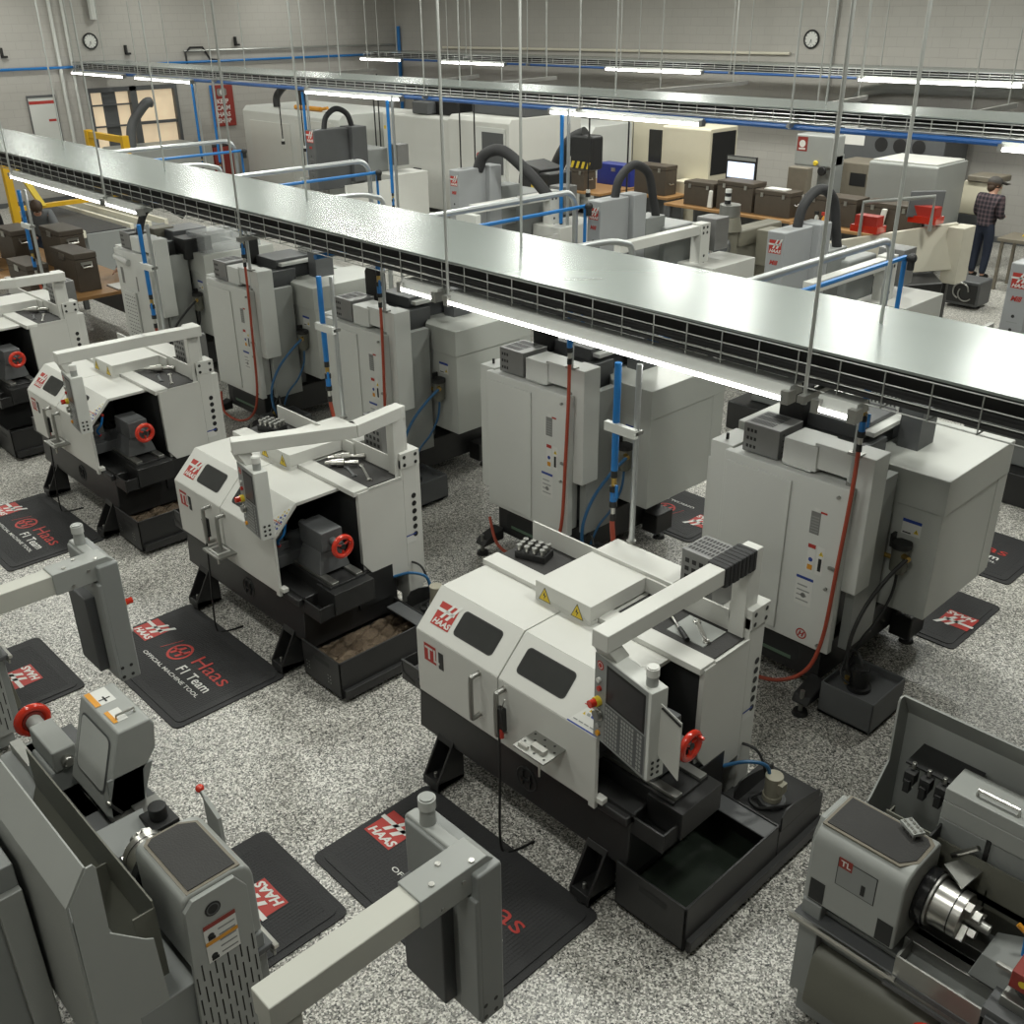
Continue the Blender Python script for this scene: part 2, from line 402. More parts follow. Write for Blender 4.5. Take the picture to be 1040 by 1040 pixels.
def clock(loc, u, n, label):
    t = thing('wall_clock', loc, label, 'clock')
    o = Vector((0, 0, 0)); u = Vector(u); n = Vector(n); ax = 'x' if abs(n.x) > .5 else 'y'
    MB().torus(n*.03, .185, .022, 'black', axis=ax).build('rim', t)
    f = MB().cyl(o, n*.03, .18, 'white_print', 28)
    for k in range(12):
        a = PI*k/6; d = u*math.sin(a)+UZ*math.cos(a); s = d.cross(n)
        p = n*.032+d*.145; f.add([p-s*.006-d*.018, p+s*.006-d*.018, p+s*.006+d*.018, p-s*.006+d*.018], [(0, 1, 2, 3)], 'black')
    f.build('dial', t)
    for nm, a, l in (('hour_hand', PI*.95, .09), ('minute_hand', PI*1.12, .13)):
        d = u*math.sin(a)+UZ*math.cos(a); s = d.cross(n); p = n*.036
        MB().add([p-s*.007, p+s*.007, p+s*.004+d*l, p-s*.004+d*l], [(0, 1, 2, 3)], 'black').build(nm, t)
clock((XL+.01, 12.66, 3.96), (0, 1, 0), (1, 0, 0), 'round white wall clock with black rim on the left wall')
clock((-13.89, YB-.01, 3.93), (1, 0, 0), (0, -1, 0), 'round white wall clock with black rim on the back wall')

# red slogan sign, standing out from the left wall
t = thing('slogan_sign', (XL+.02, 16.35, 2.12), 'red slogan banner with white lettering hung on the left wall', 'sign')
MB().box(0, .03, -.37, .37, -.57, .57, 'red_sign').build('board', t)
tx = MB(); o = Vector((.03, 0, 0))
for k, s in enumerate(('KEEP', 'CALM', 'HAAS', 'SHOP')): tx.text(o, UY, UZ, 0, .08-.18*k-.02, .13, s, 'white_print', bold=.03, center=True)
tx.rrect(o, UY, UZ, -.16, .16, .27, .48, .06, 'dull_steel', .003); tx.disc(o, UY, UZ, 0, .375, .075, 'white_print', lift=.005)
tx.build('lettering', t)
t = thing('notice_board', (XL+.02, 11.06, 2.05), 'framed white notice sheet with a red stripe on the left wall', 'notice')
MB().box(0, .02, -.36, .36, -.65, .65, 'panel_paint').build('sheet', t)
MB().box(.02, .035, -.38, .38, .60, .66, 'dark_grey').box(.02, .035, -.38, -.35, -.65, .6, 'dark_grey').box(.02, .035, .35, .38, -.65, .6, 'dark_grey').build('frame', t)
q = MB().quad((.02, 0, 0), UY, UZ, -.34, .34, .44, .52, 'red_print')
q.quad((.02, 0, 0), UY, UZ, .1, .3, .0, .06, 'red_print').build('stripe', t)
for yy, zz in ((10.3, 3.75), (13.6, 3.72), (17.0, 3.85)):
    t = MB(off=(XL, yy, zz)).box(XL, XL+.12, yy-.02, yy+.02, zz-.1, zz+.12, 'black').box(XL, XL+.1, yy-.02, yy+.12, zz-.12, zz-.07, 'black').build('wall_bracket'); t.location = (XL, yy, zz)
    tag(t, {10.3: 'small black bracket on left wall, left of the conduit pair', 13.6: 'small black bracket on left wall, just right of the clock', 17.0: 'small black bracket on left wall, beside the looped hose'}[yy], 'bracket')

# ------------------------------------------------------------------ overhead service trays
def tray(name, x0, x1, yn, slope, width, zt, label, rods, depth=.21, pitch=.2, rod_r=.012, bars=True, rodsfar=None):
    """long covered wire basket hung on rods; near edge y = yn + slope*x"""
    t = thing(name, (x0, yn+slope*x0, zt), label, 'cable tray')
    off = Vector((x0, yn+slope*x0, zt))
    Y = lambda x, d=0: yn+slope*x+d
    lid = MB(off=off); n = max(2, int((x1-x0)/1.55)); wob = [R.uniform(-.008, .008) for _ in range(n+1)]
    for i in range(n):
        a, b = x0+(x1-x0)*i/n, x0+(x1-x0)*(i+1)/n; za, zb = zt+wob[i], zt+wob[i+1]
        lid.hexa([(a, Y(a), za-.015), (b, Y(b), zb-.015), (b, Y(b, width), zt-.015), (a, Y(a, width), zt-.015)],
                 [(a, Y(a), za), (b, Y(b), zb), (b, Y(b, width), zt), (a, Y(a, width), zt)], 'deck_metal')
    lid.build('lid', t)
    bk = MB(off=off); r = .0045 if pitch < .3 else .007
    zl = [zt-.03-depth*k/3 for k in range(4)]
    def wire(a, b, rr=r): bk.cyl(a, b, rr, 'wire', 5, cap=False)
    for z in zl: wire((x0, Y(x0, .02), z), (x1, Y(x1, .02), z))
    for d in (.15, .3, .45): wire((x0, Y(x0, d), zl[3]), (x1, Y(x1, d), zl[3]))
    for z in (zl[0], zl[3]): wire((x0, Y(x0, width-.03), z), (x1, Y(x1, width-.03), z))
    k = int((x1-x0)/pitch)
    for i in range(k+1):
        a = x0+i*pitch; wire((a, Y(a, .015), zl[0]), (a, Y(a, .015), zl[3]-.004)); wire((a, Y(a, .015), zl[3]), (a, Y(a, .47), zl[3]))
    bk.build('wire_basket', t)
    cb = MB(off=off)
    for i in range(7):
        d = .06+.06*i; z = zl[3]+.03+.03*R.random(); c = 'wire_dark'
        cb.cyl((x0, Y(x0, d), z), (x1, Y(x1, d), z+.01), .022, c, 6)
    cb.box(x0, x1, Y((x0+x1)/2, .28), Y((x0+x1)/2, .46), zl[3]+.02, zt-.05, 'wire_dark') if abs(slope) < 1e-4 else cb.hexa(
        [(x0, Y(x0, .22), zl[3]+.02), (x1, Y(x1, .22), zl[3]+.02), (x1, Y(x1, .46), zl[3]+.02), (x0, Y(x0, .46), zl[3]+.02)],
        [(x0, Y(x0, .22), zt-.04), (x1, Y(x1, .22), zt-.04), (x1, Y(x1, .46), zt-.04), (x0, Y(x0, .46), zt-.04)], 'wire_dark')
    cb.build('cable_bundle', t)
    for x in rods:
        s = MB(off=off); s.box(x-.022, x+.022, Y(x, -.10), Y(x, width+.06), zl[3]-.055, zl[3]-.012, 'dull_steel'); s.build('cross_strut', t)
        for d in (-.055, width*.66):
            q = MB(off=off); q.cyl((x, Y(x, d), zl[3]-.06), (x, Y(x, d), ZC-.005), rod_r, 'wire', 7)
            q.cyl((x, Y(x, d), zl[3]-.07), (x, Y(x, d), zl[3]-.055), .02, 'wire', 6); q.build('hanger_rod', t)
    return t
def strip_light(x0, x1, y, z, label, r=.014, slope=0., group=None):
    t = thing('strip_light', (x0, y, z), label, 'light fixture', group); off = (x0, y, z)
    y1 = y+slope*(x1-x0)
    MB(off=off).hexa([(x0, y-.05, z), (x1, y1-.05, z), (x1, y1+.12, z), (x0, y+.12, z)], [(x0, y-.02, z+.07), (x1, y1-.02, z+.07), (x1, y1+.1, z+.07), (x0, y+.1, z+.07)], 'wire').build('housing', t)
    MB(off=off).cyl((x0+.03, y-.05, z-.006), (x1-.03, y1-.05, z-.006), r, 'tube_light', 8).build('tube', t)
    MB(off=off).box(x0-.02, x0+.03, y-.07, y+.02, z-.03, z+.05, 'dull_steel').build('end_cap', t)
    MB(off=off).box(x1-.03, x1+.02, y1-.07, y1+.02, z-.03, z+.05, 'dull_steel').build('end_cap', t)
    return t
MS = -.0176
tray('cable_tray', -29.4, 2.6, 5.03, MS, 1.13, 2.9, 'wide galvanised cable tray crossing the shop above the lathes and mills, the nearest one', [-2.83+3.2*k for k in range(-8, 2)], pitch=.27)
tray('cable_tray', -29.3, 2.6, 12.0, 0, 1.15, 3.49, 'second long cable tray crossing the middle of the shop', [-29+3.6*k for k in range(9)], depth=.14, pitch=.3, rod_r=.013)
tray('cable_tray', -28.9, 2.6, 21.2, 0, 1.0, 3.47, 'farthest cable tray hanging close to the back wall', [-28+3.3*k for k in range(10)], depth=.14, pitch=.4, rod_r=.013)
sl = lambda x, d=0: 5.03+MS*x+d
for x0, x1, lb in ((-6.02, -2.93, 'long lit strip light under the near tray above the middle lathe'), (-6.62, -6.16, 'short lit strip light under the near tray left of the long one'),
                   (-2.74, -2.50, 'short lit strip light under the near tray above the right mill'), (-15.6, -12.5, 'long lit strip light under the near tray at its left end'),
                   (-12.4, -11.5, 'short lit strip light under the near tray over the tool chests')):
    strip_light(x0, x1, sl(x0, -.03), 2.60, lb, slope=MS)
for x0, x1, lb in ((-11.6, -8.75, 'lit strip light under the second tray above the cream machine'), (-18.25, -15.25, 'lit strip light under the second tray above the dark grey mill head'),
                   (-29.3, -26.2, 'lit strip light under the second tray at the left wall end'), (-25.6, -22.8, 'lit strip light under the second tray right of the window'),
                   (-4.75, -3.2, 'lit strip light under the second tray at the right side of the picture')):
    strip_light(x0, x1, 11.98, 3.22, lb, r=.02)
for x0, x1, lb in ((-18.6, -15.6, 'lit strip light under the farthest tray left of the back clock'), (-29.0, -26.9, 'lit strip light under the farthest tray near the room corner'),
                   (-25.0, -22.3, 'second lit strip light from the corner under the farthest tray'), (-11.6, -8.2, 'lit strip light under the farthest tray right of the back clock')):
    strip_light(x0, x1, 21.2, 3.24, lb, r=.025)
pipe_thing('air_pipe', [(-29, 12.03, 3.265), (2.4, 12.03, 3.265)], .035, 'pipe_dark_blue', 'long blue air pipe running under the second tray')
pipe_thing('air_pipe', [(-28.7, 21.25, 3.26), (2.4, 21.25, 3.26)], .03, 'pipe_dark_blue', 'long blue air pipe running under the farthest tray')
for x0, y0, x1, y1, lb in ((-13.28, 16.2, -13.2, 19.5, 'second from the right'), (-17.28, 16.0, -17.6, 18.3, 'third from the right'), (-9.07, 15.1, -9.4, 17.5, 'the one over the wooden chests'), (-6.76, 15.4, -6.9, 17.6, 'rightmost one'), (-18.9, 15.7, -19.6, 17.7, 'fourth from the right'), (-23.5, 15.9, -24.0, 18.0, 'leftmost one')):
    t = thing('hanging_strut', (x0, y0, 3.2), 'grey steel strut hung crosswise between the two far trays, '+lb, 'strut'); off = (x0, y0, 3.2)
    MB(off=off).tube([(x0, y0, 3.2), (x1, y1, 3.2)], .05, 'dull_steel', 4).build('channel', t)
    for k in (.15, .85): MB(off=off).cyl((x0+(x1-x0)*k, y0+(y1-y0)*k, 3.23), (x0+(x1-x0)*k, y0+(y1-y0)*k, ZC-.005), .012, 'wire', 6).build('hanger_rod', t)

# ------------------------------------------------------------------ enclosed lathes (middle row)
LO = Vector((-3.6, 3.9, 0))
def warn_tri(mb, o, u, w, x, y, s):
    mb.plane(o, u, w, [(x, y), (x+s, y), (x+s/2, y+s*.95)], 'black', .0012)
    mb.plane(o, u, w, [(x+.07*s, y+.045*s), (x+.93*s, y+.045*s), (x+s/2, y+s*.86)], 'safety_yellow', .002)
    mb.plane(o, u, w, [(x+.5*s, y+.68*s), (x+.38*s, y+.36*s), (x+.49*s, y+.38*s), (x+.44*s, y+.1*s), (x+.62*s, y+.44*s), (x+.52*s, y+.42*s)], 'black', .0028)

def pendant(root, off, A, B, zt, zb, side='dull'):
    A = Vector((A[0], A[1], 0)); B = Vector((B[0], B[1], 0)); u = (B-A).normalized(); L = (B-A).length
    n = u.cross(UZ)                                              # facing direction
    back = -n*.105
    p = thing_part = None
    mb = MB(off=off)
    mb.hexa([A+UZ*zb, B+UZ*zb, B+back+UZ*zb, A+back+UZ*zb], [A+UZ*zt, B+UZ*zt, B+back+UZ*zt, A+back+UZ*zt], 'panel_paint')
    p = mb.build('control_pendant', root, bevel=.006)
    o = A+UZ*zb; H = zt-zb
    f = MB(off=off)
    f.quad(o, u, UZ, .004, L-.02, .005, H-.005, 'grey_mid', .002); f.build('face_plate', p)
    MB(off=off).quad(o, u, UZ, .10, L-.035, .27, H-.03, 'black', .003).quad(o, u, UZ, .115, L-.05, .285, H-.045, 'screen_dark', .0045).build('screen', p)
    k = MB(off=off); k.quad(o, u, UZ, .095, L-.03, .02, .26, 'dark_grey', .003)
    nx = int((L-.14)/.021)
    for i in range(nx):
        for j in range(9):
            if (i % 6) != 5: k.quad(o, u, UZ, .102+i*.021, .102+i*.021+.015, .028+j*.0255, .028+j*.0255+.018, 'grey_light', .0045)
    k.build('keypad', p)
    c = lambda b, z: o+u*b+UZ*z
    for b, z, r, m, nm in ((.045, H-.15, .014, 'white_print', 'button'), (.05, H-.20, .014, 'red', 'button'), (.05, .10, .013, 'grey_light', 'button'), (.05, .05, .015, 'orange_print', 'button')):
        MB(off=off).cyl(c(b, z), c(b, z)+n*.016, r, m, 12).build(nm, p)
    MB(off=off).cyl(c(.045, H-.28), c(.045, H-.28)+n*.03, .027, 'safety_yellow', 14).cyl(c(.045, H-.28)+n*.03, c(.045, H-.28)+n*.065, .022, 'red_gloss', 14).build('emergency_stop', p)
    MB(off=off).cyl(c(.05, .17), c(.05, .17)+n*.012, .036, 'steel', 20).cyl(c(.05, .17)+n*.012, c(.05, .17)+n*.03, .028, 'dull_steel', 20).build('jog_wheel', p)
    q = MB(off=off); q.disc(o, u, UZ, .05, H-.06, .026, 'red_print', lift=.004); q.ring(o, u, UZ, .05, H-.06, .018, .004, 'white_print', lift=.0055); q.build('emblem', p)
    b0 = B+back*.5-u*.06+UZ*zt
    MB(off=off).cyl(b0, b0+UZ*.055, .030, 'grey_light', 16).cyl(b0+UZ*.055, b0+UZ*.098, .033, 'white_print', 16).cyl(b0+UZ*.098, b0+UZ*.104, .027, 'white_print', 16).build('beacon', p)
    s = MB(off=off); e0 = B+back*.45+u*.003                      # connector plate low on the end
    bk = -n
    for i in range(6):
        s.disc(e0+UZ*(zb+.04+.027*(i//2)*1.3), bk, UZ, -.02+.035*(i % 2), 0, .010, 'black', lift=.002)
    s.build('sockets', p)
    return p

def enclosed_lathe(loc, label, arm, pend, boot=False, cover_clip=False, tray_kind=0, beam_z=1.95, tools=0, badge=True):
    t = thing('enclosed_lathe', loc, label, 'lathe', 'white enclosed lathes in a row'); off = LO
    N = lambda **k: MB(off=off)
    # cast base
    b = N(); b.prism('x', [(3.35, .32), (3.37, .70), (4.25, .70), (4.25, .32), (4.17, .24), (3.43, .24)], -4.44, -2.62, 'black_cast')
    b.box(-4.48, -4.40, 3.42, 4.2, .22, .60, 'black_cast')
    b.prism('x', [(3.33, .64), (3.33, .70), (3.40, .70), (3.40, .64)], -4.44, -2.62, 'black_cast')
    base = b.build('base', t, bevel=.012)
    e = N(); o = (-3.42, 3.3585, .47); w = Vector((0, .02, .4)).normalized()
    e.torus(o, .082, .007, 'cavity', axis='y'); e.box(-3.46, -3.445, 3.345, 3.36, .42, .52, 'cavity').box(-3.40, -3.385, 3.345, 3.36, .42, .52, 'cavity').box(-3.47, -3.375, 3.345, 3.36, .462, .478, 'cavity')
    e.build('base_emblem', base)
    for fx in (-4.17, -2.84):
        for fy, sg in ((3.37, -1), (4.23, 1)):
            f = N(); P = lambda d, z: (fy+sg*d, z)
            for s in (-.075, .06): f.prism('x', [P(-.06, .36), P(.02, .36), P(.17, .09), P(.17, .035), P(-.06, .035)], fx+s, fx+s+.018, 'black_cast')
            f.prism('x', [P(-.06, .36), P(.02, .36), P(.04, .32), P(-.06, .32)], fx-.075, fx+.078, 'black_cast')
            f.prism('x', [P(-.06, .06), P(.165, .10), P(.17, .035), P(-.06, .035)], fx-.075, fx+.078, 'black_cast')
            f.prism('x', [P(-.06, .33), P(-.05, .33), P(-.05, .06), P(-.06, .06)], fx-.06, fx+.06, 'cavity')
            f.cyl((fx, fy+sg*.12, .0), (fx, fy+sg*.12, .028), .05, 'black', 16).cyl((fx, fy+sg*.12, .028), (fx, fy+sg*.12, .13), .013, 'dull_steel', 8)
            f.build('leg', t, bevel=.004)
    N().strip('y', [(-4.62, .75), (-4.60, .66), (-4.40, .60)], 3.36, 4.1, .012, 'black_cast').box(-4.62, -4.38, 3.36, 3.375, .60, .755, 'black_cast').box(-4.62, -4.38, 4.085, 4.1, .60, .755, 'black_cast').build('drip_tray', t)
    # doors: folded sheet with sloped window band
    prof = [(3.3, .685), (3.3, 1.15), (3.525, 1.372), (3.95, 1.372)]
    slw = Vector((0, .225, .222)).normalized()
    for i, (x0, x1) in enumerate(((-4.35, -3.606), (-3.598, -2.83))):
        d = N().strip('x', prof, x0, x1, -.028, 'white_paint')
        if i == 1: d.box(x1-.05, x1, 3.302, 3.33, .655, .69, 'white_paint').box(x1-.015, x1+.045, 3.312, 3.36, .70, .735, 'white_paint')
        d = d.build('door', t, bevel=.005)
        o = (x0, 3.3, 1.15)
        wx0, wx1 = ((.285, .62) if i == 0 else (.09, .46))
        ww = N(); ww.rrect(o, UX, slw, wx0-.008, wx1+.008, .082, .252, .03, 'black', .0015); ww.rrect(o, UX, slw, wx0, wx1, .09, .244, .025, 'window_dark', .0028)
        ww.build('window', d)
        hx = -3.765 if i == 0 else -3.545
        h = N().tube(bez([(hx, 3.3, 1.10), (hx, 3.25, 1.10), (hx, 3.232, 1.075), (hx, 3.232, .83), (hx, 3.25, .80), (hx, 3.3, .80)], 5), .0155, 'dull_steel', 8)
        h.cyl((hx, 3.30, 1.10), (hx, 3.293, 1.10), .022, 'steel').cyl((hx, 3.30, .80), (hx, 3.293, .80), .022, 'steel').build('handle', d)
        if i == 0:
            g = N(); maker_logo(g, o, UX, slw, .075, .075, .165); g.build('logo', d)
            g = N(); q = (x0, 3.3, .685); g.quad(q, UX, UZ, .07, .185, .27, .40, 'red_print')
            g.text(q, UX, UZ, .08, .29, .09, 'TL', 'white_print', bold=.02, lift=.003); g.text(q, UX, UZ, .208, .262, .125, '1', 'black', bold=.05, stretch=1.5)
            g.build('model_badge', d)
        else:
            g = N(); g.plane(o, UX, slw, [(.545, .0), (.765, .0), (.765, .285), (.735, .285)], 'white_print')
            for r_ in range(7):
                for c_ in range(6):
                    a = .735-.03*c_; z = .075+.028*r_
                    if r_ < 2 or a > .565+.63*z: (warn_tri(g, o, UX, slw, a, z, .023) if c_ == (5-r_ if r_ > 1 else 5) or a-.03 <= .565+.63*z else g.quad(o, UX, slw, a, a+.022, z+.004, z+.02, ('blue_print', 'grey_light')[(r_+c_) % 2], .003)) if a > .55+.67*z else None
            g.quad(o, UX, slw, .60, .765, .128, .134, 'red_print', .004); g.quad(o, UX, slw, .55, .765, .004, .012, 'blue_print', .004)
            for k_ in range(4): g.quad(o, UX, slw, .58+.04*k_, .61+.04*k_, .03, .036, 'grey_mid', .004)
            g.build('warning_label', d)
    N().prism('x', [(3.31, .70), (3.31, 1.14), (3.53, 1.36), (3.95, 1.36), (3.95, .70)], -4.366, -4.352, 'white_paint').build('end_panel', t, bevel=.003)
    # rear cabinet, shelf lip, mats, guard
    rc = N(); rc.box(-4.36, -2.64, 3.96, 4.36, .55, 1.385, 'white_paint'); rc.box(-4.3, -2.65, 3.945, 3.96, .70, 1.36, 'cavity').build('rear_cabinet', t, bevel=.004)
    N().prism('x', [(3.93, .78), (3.93, 1.385), (4.36, 1.385), (4.36, .55), (4.10, .55)], -2.64, -2.605, 'white_paint').build('end_panel', t, bevel=.003)
    N().box(-4.38, -2.615, 3.90, 4.035, 1.362, 1.405, 'white_paint').build('shelf_lip', t, bevel=.004)
    for x0, x1 in ((-4.35, -3.84), (-3.33, -2.635)): N().box(x0, x1, 4.035, 4.345, 1.385, 1.397, 'rubber_top').build('shelf_mat', t)
    N().box(-4.36, -2.605, 4.345, 4.36, 1.385, 1.53, 'white_paint').build('back_guard', t, bevel=.003)
    N().box(-2.612, -2.602, 4.03, 4.345, 1.385, 1.40, 'white_paint').build('side_rim', t)
    # raised cover box with notch
    cz0, cz1 = 1.30, 1.505
    c = N(); c.prism('z', [(-3.82, 3.83), (-3.36, 3.83), (-3.36, 4.33), (-3.20, 4.33), (-3.20, 4.60), (-3.82, 4.60)][::1], 1.40, cz1, 'white_paint')
    c.box(-3.82, -3.36, 3.83, 3.895, cz0, 1.40, 'white_paint')
    c = c.build('top_cover', t, bevel=.005)
    g = N(); o = (-3.82, 3.83, cz0); warn_tri(g, o, UX, UZ, .03, .085, .105); g.build('warning_label', c); g = N(); warn_tri(g, o, UX, UZ, .30, .085, .105); g.build('warning_label', c)
    # electrical column with ventilation holes at the right rear corner
    ec = N(); ec.box(-2.72, -2.605, 4.36, 4.50, .16, 1.47, 'white_paint').box(-3.3, -2.72, 4.36, 4.62, .3, 1.395, 'white_paint')
    ec = ec.build('electrical_cabinet', t, bevel=.004)
    g = N(); o = Vector((-2.605, 4.36, 0))
    for k in range(6): g.disc(o, UY, UZ, .095, 1.20-.068*k, .023, 'black')
    g.quad(o, UY, UZ, .0, .10, .80, .86, 'white_print'); g.quad(o, UY, UZ, .0, .10, .86, .872, 'blue_print', .003)
    g.build('vent_holes', ec)
    g = N().box(-3.17, -2.93, 4.42, 4.66, 1.40, 1.75, 'vent_metal')
    for r_ in range(4):
        for c_ in range(9): g.quad((-3.17, 4.42, 1.75), UX, UY, .02+.023*c_, .034+.023*c_, .03+.05*r_, .062+.05*r_, 'black')
    for r_ in range(5):
        for c_ in range(4): g.quad((-3.17, 4.42, 1.40), UX, UZ, .03+.05*c_, .06+.05*c_, .05+.055*r_, .08+.055*r_, 'black')
    g.build('vent_box', t, bevel=.005)
    # bracket, post, arm
    px0, px1, py0, py1 = -2.745, -2.64, 4.33, 4.45
    if arm:
        br = N(); br.box(-2.76, -2.60, 4.345, 4.53, 1.455, 1.585, 'white_paint'); g = br; o = Vector((-2.60, 4.345, 1.455))
        for a, z in ((.035, .03), (.035, .095), (.145, .03), (.145, .095)): g.disc(o, UY, UZ, a, z, .015, 'black')
        g.build('arm_bracket', t, bevel=.004)
        ps = N().box(px0, px1, py0, py1, 1.35, beam_z+(0 if boot else -.006), 'white_paint')
        ps.box(px1, px1+.012, py0-.02, py0+.085, 1.22, beam_z-.01, 'white_paint') if not boot else None
        ps.build('arm_post', t, bevel=.006)
        bm_ = N(); hw = .053
        for (a, b2) in zip(arm[:-1], arm[1:]):
            a = Vector(a); b2 = Vector(b2); d = (b2-a).normalized(); b2 = b2+d*.012; a = a-d*.012*(a != Vector(arm[0])); s = Vector((d.y, -d.x))*hw
            q = [a-s, a+s, b2+s, b2-s]
            bm_.hexa([(p.x, p.y, beam_z-.10) for p in q], [(p.x, p.y, beam_z) for p in q], 'white_paint')
        bm_ = bm_.build('arm_beam', t, bevel=.006)
        if boot:
            g = N(); ya, yb = arm[0][1], py0+.02
            pts = []
            for k in range(9):
                y_ = ya-.03+(yb-ya+.06)*k/8; s = 1.02+.05*(k % 2)
                pts.append((y_, s))
            for (ya_, s1), (yb_, s2) in zip(pts[:-1], pts[1:]):
                cx = (px0+px1)/2; r1, r2 = .062*s1, .062*s2; zc = beam_z-.055
                g.hexa([(cx-r1, ya_, zc-r1), (cx+r1, ya_, zc-r1), (cx+r1, ya_, zc+r1), (cx-r1, ya_, zc+r1)], [(cx-r2, yb_, zc-r2), (cx+r2, yb_, zc-r2), (cx+r2, yb_, zc+r2), (cx-r2, yb_, zc+r2)], 'rubber')
            g.build('cable_boot', bm_, bevel=.01)
        pz = beam_z-.105
        pd = pendant(t, off, pend[0], pend[1], beam_z-.19, beam_z-.72)
        A, B = Vector(pend[0]), Vector(pend[1]); m_ = A+(B-A)*.12; e_ = Vector(arm[-1])
        nb = Vector((-(B-A).y, (B-A).x)).normalized()
        hx = m_+nb*.05
        N().hexa([(hx.x-.05, hx.y-.045, beam_z-.19), (hx.x+.09, hx.y-.045, beam_z-.19), (hx.x+.09, hx.y+.05, beam_z-.19), (hx.x-.05, hx.y+.05, beam_z-.19)],
                 [(e_.x-.05, e_.y, beam_z-.10), (e_.x+.05, e_.y, beam_z-.10), (e_.x+.05, e_.y+.10, beam_z-.10), (e_.x-.05, e_.y+.10, beam_z-.10)], 'white_paint').build('pendant_hanger', t, bevel=.003)
        if cover_clip:
            Bv = Vector((B.x, B.y, 0)); o = Bv+Vector((.01, .06, 0))
            q = N().hexa([o+Vector((0, 0, 1.37)), o+Vector((.105, .035, 1.25)), o+Vector((.105, .041, 1.25)), o+Vector((0, .006, 1.37))],
                         [o+Vector((0, 0, 1.68)), o+Vector((.105, .035, 1.60)), o+Vector((.105, .041, 1.60)), o+Vector((0, .006, 1.68))], 'white_paint').build('clipboard', pd)
            N().cyl(o+Vector((.01, 0, 1.66)), o+Vector((.105, .03, 1.585)), .006, 'black').build('clip', q)
    # inside: bed, headstock, chuck, carriage, tailstock with red wheel
    bd = N(); bd.box(-4.3, -2.46, 3.52, 3.84, .70, .80, 'black_cast').box(-4.3, -2.46, 3.54, 3.60, .80, .825, 'dull_steel').box(-4.3, -2.46, 3.76, 3.82, .80, .825, 'dull_steel').build('bed', t, bevel=.004)
    N().box(-4.30, -3.75, 3.54, 3.93, .80, 1.27, 'dark_grey').build('headstock', t, bevel=.01)
    N().cyl((-3.75, 3.68, 1.07), (-3.68, 3.68, 1.07), .09, 'dull_steel', 24).cyl((-3.68, 3.68, 1.07), (-3.58, 3.68, 1.07), .10, 'steel', 24).box(-3.58, -3.55, 3.66, 3.70, 1.09, 1.15, 'steel').build('chuck', t, bevel=.003)
    ca = N(); ca.box(-3.30, -2.98, 3.38, 3.88, .80, .90, 'dark_grey').box(-3.25, -3.05, 3.40, 3.56, .90, .97, 'dark_grey').box(-3.2, -3.06, 3.42, 3.52, .97, 1.06, 'dull_steel')
    ca = ca.build('carriage', t, bevel=.004)
    N().tube(bez([(-3.03, 3.46, .97), (-2.97, 3.42, 1.04), (-2.93, 3.45, 1.10), (-2.95, 3.49, 1.17)], 6), .011, 'pipe_blue').ball((-2.95, 3.49, 1.185), .017, 'red').ball((-3.03, 3.46, .965), .015, 'red').build('coolant_nozzle', ca)
    ts = N(); ts.hexa([(-2.93, 3.54, .825), (-2.62, 3.54, .825), (-2.62, 3.82, .825), (-2.93, 3.82, .825)], [(-2.90, 3.59, 1.0), (-2.66, 3.59, 1.0), (-2.66, 3.78, 1.0), (-2.90, 3.78, 1.0)], 'dark_grey')
    ts.box(-2.93, -2.63, 3.59, 3.78, 1.0, 1.16, 'dark_grey').cyl((-2.93, 3.68, 1.08), (-3.04, 3.68, 1.08), .035, 'dull_steel').cyl((-2.63, 3.68, 1.08), (-2.50, 3.68, 1.08), .03, 'dark_grey')
    ts = ts.build('tailstock', t, bevel=.008)
    hw_ = N(); cx = -2.49; hw_.torus((cx, 3.68, 1.08), .076, .021, 'red_gloss', axis='x').cyl((cx-.02, 3.68, 1.08), (cx+.012, 3.68, 1.08), .022, 'black')
    for k in range(3):
        a = 2*PI*k/3+.5; hw_.cyl((cx, 3.68, 1.08), (cx, 3.68+.068*math.cos(a), 1.08+.068*math.sin(a)), .009, 'red_gloss', 6)
    hw_.cyl((cx, 3.73, 1.125), (cx+.05, 3.73, 1.125), .010, 'red_gloss').build('handwheel', ts)
    # black end guard over the bed, front gutter
    eg = N(); eg.prism('x', [(3.50, .60), (3.50, .78), (3.86, .78), (3.86, .60)], -2.62, -2.38, 'black_cast')
    eg.box(-2.64, -2.40, 3.37, 3.385, .58, .70, 'black_cast').box(-2.415, -2.40, 3.385, 3.50, .58, .70, 'black_cast').box(-2.64, -2.40, 3.385, 3.50, .58, .592, 'black_cast')
    eg.build('bed_guard', t, bevel=.004)
    N().box(-2.83, -2.60, 3.37, 3.385, .66, .72, 'black_cast').build('gutter', t)
    N().box(-2.62, -2.60, 3.86, 4.2, .40, .68, 'black_cast').build('end_plate', t)
    # front shelf
    sh = N()
    if tray_kind == 0:
        sh.box(-3.29, -3.05, 3.12, 3.30, .935, .945, 'dull_steel')
        sh = sh.build('tool_shelf', t); g = N(); o = (-3.29, 3.12, .945)
        for i in range(6):
            for j in range(4):
                if (i+j) % 2: g.disc(o, UX, UY, .025+.038*i, .03+.042*j, .008, 'black', 10)
        g.build('holes', sh)
        N().cyl((-3.16, 3.2, .94), (-3.15, 3.19, .76), .007, 'steel').box(-3.2, -3.1, 3.17, 3.21, .945, .97, 'steel').box(-3.27, -3.2, 3.14, 3.16, .945, .965, 'steel').build('hung_tools', sh)
    else:
        sh.box(-3.68, -3.42, 3.14, 3.30, .80, .815, 'dull_steel').tube([(-3.62, 3.17, .82), (-3.48, 3.17, .82), (-3.48, 3.27, .82), (-3.62, 3.27, .82)], .008, 'white_print', 6, closed=True)
